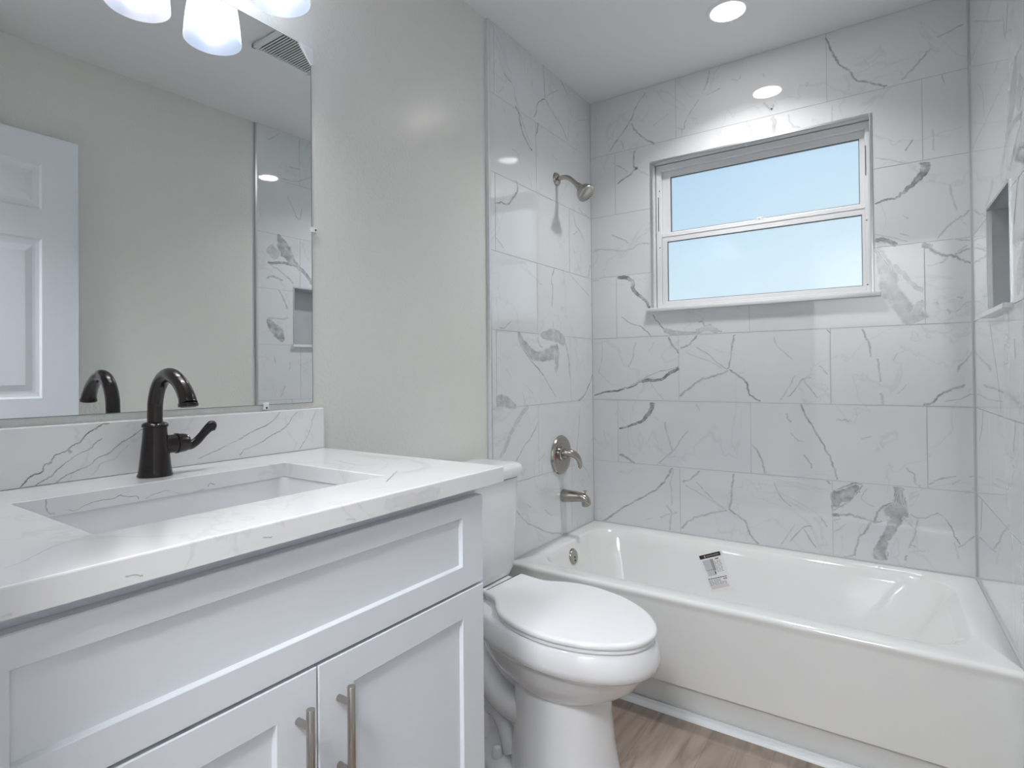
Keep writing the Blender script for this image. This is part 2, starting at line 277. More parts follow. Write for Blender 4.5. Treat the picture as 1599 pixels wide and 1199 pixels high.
# veins: (strength, colour, [(u mm, v mm, width mm)...]) measured on each stone surface
VEINS={
 'back':[
  (0.7,0,[(160,1394,6.3),(211,1358,6.3),(255,1343,6.2),(288,1317,6.2),(308,1292,6.2)]),
  (0.75,0,[(321,1395,8.7),(333,1369,8.7),(359,1337,8.6),(383,1301,8.6)]),
  (0.35,0,[(371,1319,24.6),(418,1302,26.9),(487,1298,14.6),(543,1301,7.2)]),
  (0.6,1,[(533,1345,8.5),(549,1350,8.5),(560,1326,8.4),(582,1331,8.4),(609,1313,8.4),(636,1297,8.4)]),
  (0.25,0,[(521,1302,26.6),(566,1315,26.5),(620,1298,26.4)]),
  (0.6,0,[(394,1285,11.0),(406,1253,11.0),(443,1205,11.0)]),
  (0.35,0,[(52,1279,5.1),(54,1197,5.1),(34,1122,5.1)]),
  (0.3,0,[(34,1122,5.1),(77,1078,5.1),(110,1053,5.1)]),
  (0.35,0,[(235,1268,7.5),(222,1235,7.5),(219,1199,7.5),(189,1145,7.5)]),
  (0.25,0,[(324,1264,4.9),(297,1215,5.0)]),
  (0.8,0,[(8,1002,7.7),(63,1019,8.9),(129,1028,10.1),(194,1045,11.3),(246,1072,14.9),(295,1081,17.3),(356,1084,14.8),(404,1116,17.1),(442,1136,21.9)]),
  (0.4,0,[(195,1047,7.5),(283,1096,7.4),(345,1121,7.4),(393,1130,7.3),(440,1144,7.3)]),
  (0.25,0,[(301,1072,7.4),(326,1036,7.4),(367,987,7.4)]),
  (0.6,0,[(450,1228,11.0),(487,1244,10.9),(527,1286,10.9)]),
  (0.55,0,[(688,1283,9.5),(677,1237,9.5),(671,1182,9.5),(662,1127,9.5)]),
  (0.7,0,[(662,1125,10.7),(702,1100,10.7),(732,1072,10.7),(742,1045,10.7),(752,1018,10.7),(791,987,10.6)]),
  (0.45,0,[(660,1125,10.7),(596,1100,11.4),(530,1078,12.1),(484,1043,13.3),(444,1002,14.6)]),
  (0.35,0,[(655,1128,7.2),(618,1156,7.2),(575,1196,7.2),(520,1232,7.3)]),
  (0.25,0,[(634,1133,6.0),(575,1168,6.0),(475,1210,6.1)]),
  (0.3,0,[(848,1268,5.9),(858,1231,5.9),(918,1166,5.9)]),
  (0.25,0,[(869,994,8.2),(898,1046,8.2),(929,1099,8.2)]),
  (0.45,0,[(898,1010,7.0),(926,1041,7.0),(955,1083,7.0),(987,1090,7.0)]),
  (0.4,0,[(956,1083,7.0),(981,1047,7.0),(1008,1006,7.0)]),
  (0.35,0,[(1014,1139,7.0),(1032,1123,7.0),(1042,1101,7.0)]),
  (0.5,0,[(1042,1290,7.0),(1057,1271,7.0)]),
  (0.5,0,[(1164,1284,9.3),(1174,1254,9.3),(1189,1219,9.3),(1195,1170,9.3)]),
  (0.45,0,[(1214,1165,9.3),(1221,1121,9.3),(1222,1073,9.3)]),
  (0.3,0,[(1222,1030,14.0),(1232,1010,14.0),(1232,986,14.0)]),
  (0.4,0,[(1513,1190,9.3),(1484,1159,9.3),(1456,1112,9.3)]),
  (0.3,0,[(1278,1183,4.6),(1266,1154,4.6)]),
  (0.65,0,[(1356,985,10.5),(1382,995,10.5),(1408,1027,10.5),(1441,1046,10.5),(1480,1063,10.5)]),
  (0.4,0,[(1418,1002,5.8),(1462,1010,5.8),(1490,1027,5.8),(1511,1027,5.8)]),
  (0.25,0,[(1307,1064,4.6),(1276,1025,4.6)]),
  (0.75,0,[(313,974,27.2),(306,940,24.8),(275,898,19.9),(231,866,12.5),(140,841,10.1)]),
  (0.6,0,[(139,711,15.3),(178,698,15.2),(222,675,15.2)]),
  (0.35,0,[(372,884,8.6),(383,825,8.6),(406,745,8.6)]),
  (0.35,0,[(482,848,7.3),(447,806,7.3),(406,745,7.4),(327,674,7.5)]),
  (0.3,0,[(318,905,7.4),(342,888,7.4)]),
  (0.3,0,[(517,969,7.3),(536,941,7.3)]),
  (0.25,0,[(142,948,6.3),(121,904,6.3)]),
  (0.45,0,[(754,802,10.7),(784,761,10.7),(798,719,10.7),(809,678,10.8)]),
  (0.35,0,[(897,942,9.4),(897,916,9.4),(911,904,9.4)]),
  (0.55,0,[(944,980,9.4),(966,929,9.4),(993,879,9.4),(1028,809,9.4),(1054,761,9.4),(1066,712,9.4),(1074,679,9.4)]),
  (0.3,0,[(905,859,7.1),(933,829,7.1),(956,825,7.1)]),
  (0.5,0,[(953,771,9.4),(973,744,9.4),(989,718,9.5)]),
  (0.35,0,[(1071,920,7.0),(1103,919,7.0),(1128,915,7.0)]),
  (0.35,0,[(1157,847,7.0),(1194,861,7.0)]),
  (0.3,0,[(1216,836,5.8),(1230,823,5.8)]),
  (0.2,0,[(1137,945,5.8),(1158,953,5.8)]),
  (0.45,0,[(1299,747,8.2),(1322,725,8.2),(1327,698,8.2),(1344,676,8.2)]),
  (0.4,0,[(1367,688,8.2),(1400,714,8.2),(1451,726,8.2)]),
  (0.25,0,[(1436,698,7.1),(1465,719,7.1)]),
  (0.3,0,[(1486,730,5.9),(1505,733,5.9)]),
  (0.6,0,[(405,669,14.9),(381,626,12.4),(326,562,11.3),(252,512,10.2),(175,460,10.3),(102,408,11.7),(42,371,13.2)]),
  (0.25,0,[(411,664,8.7),(398,604,8.7),(403,535,8.7),(397,488,8.8)]),
  (0.3,0,[(373,491,12.6),(396,453,12.6),(390,370,12.7)]),
  (0.3,0,[(343,428,12.7),(396,450,12.6),(426,457,12.5)]),
  (0.25,0,[(275,407,6.4),(312,424,6.4)]),
  (0.55,0,[(676,667,10.9),(670,610,10.9),(664,554,11.0),(655,507,11.0)]),
  (0.65,0,[(655,507,11.0),(694,481,11.0),(725,458,11.0),(742,410,11.0),(779,369,11.0)]),
  (0.45,0,[(648,503,12.2),(589,484,12.3),(522,458,12.4),(477,429,12.5),(442,390,12.6)]),
  (0.35,0,[(637,504,7.3),(589,540,7.4),(562,570,7.4),(513,616,7.4)]),
  (0.25,0,[(621,510,6.1),(557,547,6.1),(462,594,6.2)]),
  (0.5,0,[(451,610,9.9),(491,625,9.8),(533,666,9.8)]),
  (0.35,0,[(841,644,6.0),(860,593,6.0),(906,549,6.0)]),
  (0.25,0,[(862,378,7.3),(920,481,7.2)]),
  (0.45,0,[(900,400,7.3),(945,466,7.2),(979,477,7.2)]),
  (0.4,0,[(949,464,7.2),(996,392,7.3)]),
  (0.35,0,[(1007,523,7.2),(1028,496,7.2),(1034,482,7.2)]),
  (0.55,0,[(1063,567,14.4),(1074,601,52.6),(1106,625,52.5),(1147,661,19.0)]),
  (0.6,0,[(1054,552,6.7),(1077,569,6.7),(1112,594,6.7),(1140,629,6.7),(1160,666,6.7)]),
  (0.6,0,[(1055,623,8.6),(1089,643,8.6),(1127,667,8.6),(1160,672,8.6)]),
  (0.7,0,[(1102,638,6.7),(1143,645,6.7),(1151,636,6.7)]),
  (0.6,0,[(1058,619,8.6),(1056,554,8.6)]),
  (0.5,0,[(1277,671,42.7),(1276,644,33.3),(1279,606,57.2),(1269,567,90.8),(1266,543,47.9),(1246,498,38.4),(1227,460,33.8),(1213,427,43.5),(1213,380,53.4)]),
  (0.6,0,[(1270,651,6.7),(1262,612,6.7),(1260,585,6.7)]),
  (0.5,0,[(1289,653,9.5),(1290,596,9.5)]),
  (0.7,0,[(1266,585,7.6),(1277,575,7.6)]),
  (0.7,0,[(1260,560,9.6),(1268,562,9.6)]),
  (0.6,0,[(1237,500,8.6),(1227,468,8.7),(1219,467,8.7)]),
  (0.45,0,[(1223,425,6.8),(1239,412,6.8),(1235,396,6.8)]),
  (0.6,0,[(1054,536,16.8),(1080,539,14.4)]),
  (0.5,0,[(1080,539,12.5),(1118,543,11.7),(1149,537,10.9),(1175,531,10.2),(1198,524,9.4),(1224,530,8.6)]),
  (0.6,0,[(1255,605,9.5),(1231,592,9.5),(1212,571,9.6),(1202,550,9.6),(1198,526,9.6)]),
  (0.5,0,[(1188,523,12.5),(1168,490,11.2),(1151,464,10.3),(1139,430,9.7),(1132,390,9.1),(1116,379,8.1),(1092,372,6.8)]),
  (0.5,0,[(1237,541,7.7),(1256,546,7.7)]),
  (0.4,0,[(1313,574,6.7),(1328,561,6.7),(1356,565,6.7),(1377,579,6.7),(1397,585,6.7)]),
  (0.4,0,[(1333,554,7.7),(1326,514,7.7),(1324,491,7.7),(1312,459,7.7),(1302,442,7.7)]),
  (0.5,0,[(1299,415,7.7),(1289,394,7.8)]),
  (0.4,0,[(1310,456,8.7),(1327,450,8.7)]),
  (0.4,0,[(1285,555,10.5),(1303,545,10.5)]),
  (0.3,0,[(1303,541,6.7),(1323,517,6.7)]),
  (0.55,0,[(1423,558,6.2),(1435,534,6.2),(1442,509,6.3),(1457,479,6.3)]),
  (0.4,0,[(1451,470,6.8),(1463,477,6.8),(1480,497,6.7),(1498,518,6.7)]),
  (0.25,0,[(1440,487,6.7),(1448,452,6.8),(1451,426,6.8)]),
  (0.3,0,[(1054,510,5.8),(1085,524,5.8)]),
  (0.35,0,[(1053,465,5.8),(1080,481,5.8),(1101,506,5.8)]),
  (0.3,0,[(1177,656,5.7),(1156,623,5.7),(1169,600,5.7),(1197,586,5.7)]),
  (0.3,0,[(1333,437,5.8),(1357,440,5.8)]),
  (0.5,0,[(1036,672,6.7),(1050,657,6.7)]),
  (0.3,0,[(1397,585,4.8),(1412,574,4.8),(1423,558,4.8)]),
  (0.45,0,[(293,2475,9.6),(248,2415,9.5),(216,2350,9.5),(157,2291,9.5),(103,2226,9.5)]),
  (0.55,0,[(222,2342,10.8),(247,2293,10.7),(284,2254,10.7),(339,2211,10.5)]),
  (0.3,0,[(163,2271,6.8),(185,2216,6.7)]),
  (0.25,0,[(406,2336,6.6),(358,2313,6.7),(328,2303,6.7)]),
  (0.35,0,[(596,2484,8.0),(584,2436,8.0),(562,2386,7.9)]),
  (0.3,0,[(441,2263,7.9),(475,2248,7.8),(487,2291,7.9),(545,2368,7.9)]),
  (0.3,0,[(464,2251,6.5),(469,2215,6.5)]),
  (0.35,0,[(578,2375,6.6),(643,2390,6.6)]),
  (0.35,0,[(686,2417,6.6),(717,2407,6.5),(728,2428,6.6)]),
  (0.3,0,[(818,2404,6.5),(820,2387,6.5)]),
  (0.35,0,[(821,2279,11.5),(850,2234,11.4),(857,2259,11.5)]),
  (0.35,0,[(850,2207,17.7),(859,2183,17.7),(854,2132,17.6)]),
  (0.3,0,[(756,2205,8.9),(780,2134,8.8)]),
  (0.3,0,[(912,2201,10.1),(926,2156,10.0),(958,2132,10.0)]),
  (0.2,0,[(1075,2198,8.8),(1070,2119,8.7)]),
  (0.65,0,[(1052,2479,10.4),(1078,2410,10.3),(1103,2356,10.2),(1137,2311,10.2),(1162,2273,10.1),(1219,2242,10.1),(1259,2217,10.0)]),
  (0.3,0,[(988,2316,6.4),(983,2296,6.4)]),
  (0.4,0,[(1395,2324,10.2),(1376,2303,10.1),(1345,2265,10.1),(1306,2225,10.0)]),
  (0.4,0,[(1493,2378,7.7),(1457,2368,7.7),(1413,2355,7.7)]),
  (0.2,0,[(1183,2351,7.7),(1203,2310,7.6)]),
  (0.4,0,[(1334,1994,8.5),(1314,1952,8.5)]),
  (0.25,0,[(1398,2016,7.3),(1399,1932,7.3)]),
  (0.3,0,[(1426,2212,6.3),(1433,2173,6.2)]),
  (0.6,0,[(235,2204,11.5),(231,2126,11.4),(248,2116,11.3),(206,2085,11.3),(143,2058,11.4)]),
  (0.3,0,[(123,2169,8.7),(179,2124,8.6),(199,2100,8.5)]),
  (0.25,0,[(247,2110,7.1),(307,2062,7.0)]),
  (0.35,0,[(112,1809,8.4),(175,1774,8.3),(200,1754,8.3)]),
  (0.3,0,[(8,1735,9.9),(60,1742,9.8),(188,1719,9.6),(257,1743,9.6),(304,1736,9.5)]),
  (0.8,0,[(140,1589,16.5),(194,1586,21.9),(221,1557,21.7),(227,1518,19.0),(281,1467,16.1),(307,1427,13.4)]),
  (0.5,0,[(7,1588,7.0),(44,1584,7.0)]),
  (0.65,0,[(1380,1897,37.7),(1373,1872,33.8),(1353,1841,22.5),(1325,1815,16.5),(1308,1797,13.4),(1283,1781,8.9),(1246,1776,8.9),(1213,1768,6.0)]),
  (0.3,0,[(1445,1803,9.0),(1449,1765,8.9),(1464,1700,8.9)]),
  (0.35,0,[(1505,1704,8.9),(1492,1686,8.9),(1470,1673,8.9),(1438,1644,8.9),(1406,1605,8.8)]),
  (0.2,0,[(1470,1673,6.7),(1494,1644,6.7)]),
  (0.6,0,[(1212,1627,17.7),(1244,1622,17.7),(1269,1610,17.7),(1283,1600,17.7)]),
  (0.3,0,[(1212,1651,5.9),(1254,1633,5.9),(1317,1605,5.9)]),
  (0.35,0,[(1291,1643,5.9),(1322,1628,5.9)]),
  (0.3,0,[(1299,1713,6.7),(1318,1693,6.7)]),
  (0.25,0,[(1384,1832,6.7),(1404,1814,6.7)]),
  (0.25,0,[(1213,1952,6.1),(1278,1925,6.0),(1311,1906,6.0)]),
  (0.42,0,[(1211,1597,18.4),(1233,1557,44.0),(1248,1502,58.5),(1257,1441,69.3),(1285,1373,69.1),(1323,1329,79.9),(1337,1298,87.1)]),
  (0.6,0,[(1211,1597,6.6),(1229,1564,6.6),(1253,1525,6.6),(1262,1500,6.6)]),
  (0.35,0,[(1268,1523,18.3),(1297,1490,18.3),(1325,1452,18.2),(1362,1413,18.2)]),
  (0.3,0,[(1366,1372,29.1),(1348,1362,29.1),(1333,1328,29.1)]),
  (0.5,0,[(1360,1592,23.5),(1392,1578,23.5)]),
  (0.75,0,[(1383,1574,14.7),(1410,1550,13.6),(1450,1534,12.5),(1481,1513,11.4),(1512,1505,10.3)]),
  (0.5,0,[(1450,1534,8.8),(1482,1550,8.8),(1512,1565,8.8)]),
  (0.3,0,[(1464,1546,6.6),(1491,1574,6.6)]),
  (0.3,0,[(1373,1508,8.8),(1405,1513,8.8),(1437,1530,8.8)]),
  (0.4,0,[(1456,1598,7.4),(1486,1588,7.4),(1512,1583,7.4)]),
  (0.45,0,[(1396,1370,10.2),(1408,1360,10.2)]),
  (0.45,0,[(1458,1385,7.3),(1477,1378,7.3)]),
  (0.35,0,[(1455,1334,7.3),(1470,1342,7.3),(1488,1363,7.3),(1505,1363,7.3)]),
  (0.35,0,[(1430,1342,7.3),(1443,1332,7.3),(1437,1324,7.3)]),
 ],
 'left':[
  (0.55,0,[(-787,2330,5.8),(-756,2315,5.8),(-725,2310,5.9)]),
  (0.3,0,[(-818,2238,4.7),(-788,2271,4.8)]),
  (0.3,0,[(-839,2357,4.8),(-854,2333,4.7)]),
  (0.3,0,[(-740,2321,6.8),(-709,2281,6.8),(-686,2228,6.8)]),
  (0.7,0,[(-702,2226,11.6),(-678,2195,11.7),(-662,2155,11.7),(-629,2112,11.7),(-569,2081,11.9)]),
  (0.3,0,[(-717,2269,7.8),(-653,2185,7.8),(-587,2099,7.9)]),
  (0.4,0,[(-856,2181,4.6),(-849,2163,4.6)]),
  (0.3,0,[(-781,2188,4.7),(-786,2164,4.7)]),
  (0.6,0,[(-471,2497,7.6),(-466,2434,7.5),(-460,2348,7.4)]),
  (0.65,0,[(-460,2348,7.4),(-520,2308,7.2),(-539,2254,7.1),(-558,2229,7.1)]),
  (0.45,0,[(-460,2348,8.5),(-387,2309,8.6),(-307,2278,8.7),(-248,2227,8.8)]),
  (0.65,0,[(-522,2218,9.2),(-526,2188,9.1),(-545,2147,9.0)]),
  (0.35,0,[(-454,2357,6.4),(-385,2408,6.5),(-334,2433,6.7)]),
  (0.55,0,[(-313,2492,7.9),(-282,2474,7.9),(-240,2445,8.0)]),
  (0.3,0,[(-219,2401,8.0),(-202,2356,7.9)]),
  (0.25,0,[(-198,2315,6.8),(-129,2366,7.0),(-21,2409,7.2)]),
  (0.3,0,[(-729,2040,6.5),(-689,2030,6.6),(-665,1993,6.6)]),
  (0.3,0,[(-606,1964,5.8),(-578,1917,5.8)]),
  (0.65,0,[(-702,1916,9.3),(-692,1879,14.8),(-733,1833,12.7),(-772,1802,10.7),(-825,1794,8.8),(-862,1784,6.9)]),
  (0.25,0,[(-411,2116,6.2),(-351,2099,6.3)]),
  (0.4,0,[(-857,1653,6.8),(-798,1617,7.0)]),
  (0.35,0,[(-139,1935,9.9),(-93,1913,10.0),(-8,1905,10.3)]),
  (0.45,0,[(-196,1885,7.6),(-175,1843,7.6),(-118,1812,7.7),(-84,1776,7.7)]),
  (0.45,0,[(-199,1786,7.5),(-153,1814,7.6)]),
  (0.3,0,[(-211,1743,6.4),(-168,1667,6.4),(-112,1596,6.5)]),
  (0.5,0,[(-14,1669,9.0),(-40,1606,8.9)]),
  (0.25,0,[(-121,1717,5.4),(-118,1600,5.4)]),
  (0.55,0,[(-391,1603,8.0),(-412,1542,7.9),(-403,1504,7.9),(-415,1417,7.8)]),
  (0.35,0,[(-247,1594,6.2),(-124,1547,6.5),(-30,1509,6.6)]),
  (0.45,0,[(-697,1288,21.0),(-658,1239,51.0),(-602,1202,60.6),(-518,1190,53.5),(-428,1206,73.5),(-353,1222,75.4)]),
  (0.4,0,[(-516,1284,31.3),(-371,1286,65.6),(-293,1261,38.4)]),
  (0.35,0,[(-372,1221,65.5),(-373,1156,37.4),(-383,1119,11.2)]),
  (0.7,0,[(-697,1288,8.4),(-682,1238,8.4),(-635,1201,8.6),(-578,1159,8.7),(-493,1106,9.0)]),
  (0.45,0,[(-493,1106,6.3),(-449,1065,6.4),(-386,1008,6.5)]),
  (0.65,0,[(-293,1261,8.6),(-264,1195,8.7),(-255,1137,8.7),(-240,1084,8.8)]),
  (0.5,0,[(-542,1278,7.1),(-526,1243,7.1),(-500,1231,7.2)]),
  (0.2,0,[(-845,1184,4.8),(-817,1161,4.8)]),
  (0.3,0,[(-789,1137,4.9),(-753,1106,4.9)]),
  (0.3,0,[(-637,1069,5.1),(-581,1028,5.2)]),
  (0.3,0,[(-670,1044,5.1),(-651,993,5.1)]),
  (0.35,0,[(-160,1157,6.0),(-193,1128,5.9)]),
  (0.65,0,[(-3,1112,11.6),(-39,1056,11.4),(-97,1007,11.2),(-164,981,11.0)]),
  (0.4,0,[(-861,1010,55.4),(-805,1008,56.5),(-717,983,20.0)]),
  (0.6,0,[(-859,1014,6.3),(-834,1005,6.4),(-841,994,6.4)]),
  (0.5,0,[(-836,1298,4.8),(-793,1303,4.9),(-749,1334,5.0)]),
  (0.25,0,[(-623,983,25.8),(-687,944,25.3),(-749,890,24.8),(-786,845,24.5),(-837,787,24.2)]),
  (0.4,0,[(-541,912,8.9),(-592,860,8.7),(-666,807,8.5),(-721,760,8.4)]),
  (0.3,0,[(-482,765,6.4),(-544,737,6.3)]),
  (0.3,0,[(-651,721,5.2),(-676,691,5.1)]),
  (0.55,0,[(-147,949,7.0),(-156,860,7.0),(-175,783,7.0),(-191,696,7.0)]),
  (0.45,0,[(-127,668,7.2),(-72,625,7.3),(-50,592,7.4)]),
  (0.35,0,[(-638,570,7.0),(-606,547,7.1)]),
  (0.4,0,[(-496,517,7.4),(-433,477,7.6)]),
  (0.4,0,[(-724,558,7.7),(-655,502,7.9),(-566,457,8.2),(-462,407,8.5),(-341,377,8.8)]),
  (0.4,0,[(-407,1358,7.4),(-393,1304,7.5)]),
 ],
 'right':[
  (0.2,0,[(-412,2218,7.1),(-354,2198,7.2),(-232,2202,7.5),(-92,2168,7.8)]),
  (0.3,0,[(-87,2122,7.8),(-155,2094,7.6),(-275,1999,7.2),(-296,1894,7.0)]),
  (0.4,0,[(-809,1731,7.8),(-752,1703,8.0),(-702,1670,8.1)]),
  (0.35,0,[(-329,1258,8.3),(-380,1180,8.2),(-445,1098,7.9),(-487,994,7.8)]),
  (0.4,0,[(-177,987,6.9),(-149,928,7.0),(-82,868,7.2)]),
  (0.4,0,[(-683,986,5.5),(-648,897,5.7)]),
  (0.25,0,[(-124,673,14.3),(-80,556,14.6)]),
  (0.5,0,[(-761,1909,17.5),(-729,1841,87.6),(-697,1795,73.0),(-648,1750,35.0),(-589,1713,26.3),(-546,1650,23.4)]),
  (0.6,0,[(-824,1740,17.5),(-746,1751,17.5),(-664,1748,17.5)]),
  (0.6,0,[(-832,1653,14.6),(-793,1670,14.6),(-730,1651,14.6)]),
  (0.4,0,[(-777,1718,11.7),(-698,1670,11.7),(-632,1618,11.7)]),
  (0.3,0,[(-823,1826,73.0),(-761,1778,73.0)]),
  (0.45,0,[(-762,1604,11.7),(-715,1521,11.7),(-675,1436,11.7),(-633,1372,11.7)]),
  (0.5,0,[(-640,1602,23.4),(-657,1541,35.0),(-616,1455,43.8),(-600,1321,49.6)]),
  (0.55,0,[(-833,1425,20.4),(-764,1358,73.0),(-732,1308,20.4)]),
  (0.35,0,[(-826,1433,10.2),(-747,1438,10.2),(-675,1451,10.2)]),
  (0.3,0,[(-703,2140,8.8),(-671,2088,8.8),(-629,2020,8.8),(-603,2088,8.8)]),
  (0.3,0,[(-820,2421,8.8),(-749,2479,8.8)]),
  (0.35,0,[(-686,2307,10.2),(-619,2310,10.2)]),
  (0.3,0,[(-743,2226,8.8),(-645,2236,8.8),(-542,2286,8.8)]),
  (0.3,0,[(-688,1199,8.8),(-693,1141,8.8)]),
  (0.3,0,[(-718,1060,10.2),(-750,996,10.2)]),
  (0.3,0,[(-788,1227,8.8),(-781,1184,8.8)]),
 ],
 'top':[
  (0.3,0,[(540,-2514,2.2),(525,-2490,2.3),(497,-2462,2.4),(483,-2442,2.4),(475,-2409,2.5)]),
  (0.5,0,[(99,-1743,2.6),(91,-1689,2.6)]),
  (0.12,0,[(221,-1828,9.3),(325,-1856,8.7),(360,-1824,8.6)]),
  (0.65,0,[(455,-1862,4.0),(487,-1907,3.8),(524,-1961,3.6)]),
  (0.2,0,[(551,-2013,3.4),(560,-1991,3.5)]),
  (0.08,0,[(201,-1748,19.5),(370,-1735,18.0),(478,-1800,16.4),(474,-1872,15.8)]),
  (0.15,0,[(90,-2115,4.5),(102,-2061,4.5)]),
  (0.2,0,[(-20,-2228,3.1),(7,-2199,3.1)]),
 ],
 'splash':[
  (0.85,1,[(-2357,925,2.4),(-2347,936,2.4),(-2340,943,2.4),(-2323,950,2.4),(-2320,961,2.4),(-2311,965,2.4),(-2304,975,2.4),(-2292,979,2.4),(-2284,984,2.4),(-2277,990,2.4),(-2263,998,2.4),(-2254,1009,2.4),(-2238,1020,2.4),(-2226,1028,2.4),(-2214,1028,2.4)]),
  (0.7,1,[(-2315,962,4.8),(-2308,963,4.8)]),
  (0.7,1,[(-2284,983,5.4),(-2280,977,5.4)]),
  (0.6,1,[(-2240,1019,4.8),(-2234,1020,4.8)]),
  (0.7,0,[(-2334,925,2.1),(-2323,932,2.1),(-2308,940,2.1),(-2300,950,2.1),(-2282,964,2.1),(-2269,973,2.1),(-2248,983,2.1),(-2237,994,2.1),(-2226,1000,2.1)]),
  (0.6,0,[(-2304,925,2.1),(-2286,936,2.1),(-2263,946,2.1),(-2248,951,2.1),(-2237,961,2.1),(-2211,972,2.1),(-2195,988,2.1),(-2176,997,2.1),(-2152,1014,2.2)]),
  (0.25,0,[(-2244,931,2.1),(-2235,942,2.1),(-2229,952,2.1),(-2204,958,2.1),(-2195,969,2.1),(-2178,983,2.1)]),
  (0.55,0,[(-1931,976,2.3),(-1915,983,2.3),(-1898,989,2.3),(-1871,997,2.4),(-1849,1010,2.4),(-1840,1019,2.4),(-1832,1028,2.4)]),
  (0.55,0,[(-1932,944,2.3),(-1912,949,2.3),(-1883,959,2.4),(-1865,967,2.4),(-1846,975,2.4),(-1831,982,2.4),(-1811,993,2.4),(-1796,1013,2.4),(-1780,1025,2.4)]),
  (0.5,0,[(-1776,928,2.3),(-1761,946,2.3),(-1749,963,2.3),(-1737,987,2.3),(-1737,1000,2.3),(-1722,1025,2.3)]),
  (0.5,0,[(-2040,937,2.1),(-2002,948,2.1),(-1972,959,2.1),(-1946,969,2.1),(-1931,974,2.2)]),
  (0.5,0,[(-1941,932,2.2),(-1931,943,2.2),(-1928,944,2.2)]),
 ],
 'cut':[
  (0.6,0,[(-2358,924,2.1),(-2360,913,2.1),(-2357,901,2.1),(-2347,895,2.2)]),
  (0.6,0,[(-2331,899,1.9),(-2318,896,1.9),(-2307,901,1.9),(-2294,904,1.9),(-2278,906,1.9),(-2262,905,1.9),(-2248,911,1.9)]),
  (0.5,0,[(-2250,909,1.9),(-2238,905,1.9),(-2223,903,1.9),(-2220,896,1.9)]),
  (0.45,0,[(-2210,895,2.0),(-2194,901,2.0),(-2171,904,2.0),(-2147,894,2.0),(-2123,893,2.0),(-2098,895,2.0)]),
  (0.95,0,[(-2091,898,2.4),(-2087,905,2.4),(-2078,900,2.4)]),
 ],
 'front':[
  (0.6,0,[(-2426,904,2.1),(-2413,901,2.2),(-2408,899,2.2)]),
  (0.5,0,[(-2261,907,1.9),(-2247,904,1.9)]),
  (0.4,0,[(-2122,901,2.1),(-2103,898,2.1)]),
  (0.12,0,[(-2043,904,21.7),(-1998,906,22.4),(-1925,907,23.6),(-1908,901,23.9)]),
  (0.3,0,[(-2532,897,3.3),(-2523,897,3.3)]),
 ],
}


def add_veins(b, key, mapf, m=0, extra=None, k_w=1.0, hole=None):
    """inlaid vein ribbons, soft at the edges, 0.15 mm proud of the polished face"""
    for n_, (s, c, pts) in enumerate(VEINS[key]+(extra or [])):
        P = [(u/1000, v/1000, wd/1000*k_w) for u, v, wd in pts]; s = min(1.0, s*1.22)
        P = crom(P, 7); n = len(P)
        vs = []; at = []
        jx = 0; wide = max(p[2] for p in P) > 0.016
        prof = ((-1.0, 0), (-0.75, 0.9), (0, 0.75), (0.75, 0.9), (1.0, 0)) if wide else ((-1.0, 0), (-0.4, 0.6), (0, 1), (0.4, 0.6), (1.0, 0))
        e1 = e2 = 1.0
        for i, (u, v, wd) in enumerate(P):
            t0 = P[max(i-1, 0)]; t1 = P[min(i+1, n-1)]; dx, dy = t1[0]-t0[0], t1[1]-t0[1]; L = math.hypot(dx, dy) or 1; nx, ny = -dy/L, dx/L
            jx = jx*0.6+rnd.gauss(0, 1)*min(wd*0.16, 0.0016)
            wv = wd*(1.0 if wide else 0.62+0.5*rnd.random())
            if i in (0, n-1): wv *= 0.3
            e1 = 0.7*e1+0.3*(0.6+0.8*rnd.random()); e2 = 0.7*e2+0.3*(0.6+0.8*rnd.random())
            for q, a in prof:
                qq = q*wv*(0.5 if wide else 0.66)*((e1 if q < 0 else e2) if wide else 1)
                vs.append(mapf(u+nx*(qq+jx), v+ny*(qq+jx), 0.0001+0.00005*(n_ % 7))); at.append((a*s*(1.0 if wide else 0.9), c))
        fs = [(i*5+k, i*5+k+1, (i+1)*5+k+1, (i+1)*5+k) for i in range(n-1) for k in range(4) if not (hole and hole[0] < P[i][0] < hole[1] and hole[2] < P[i][1] < hole[3])]
        b.add(vs, fs, m, at)

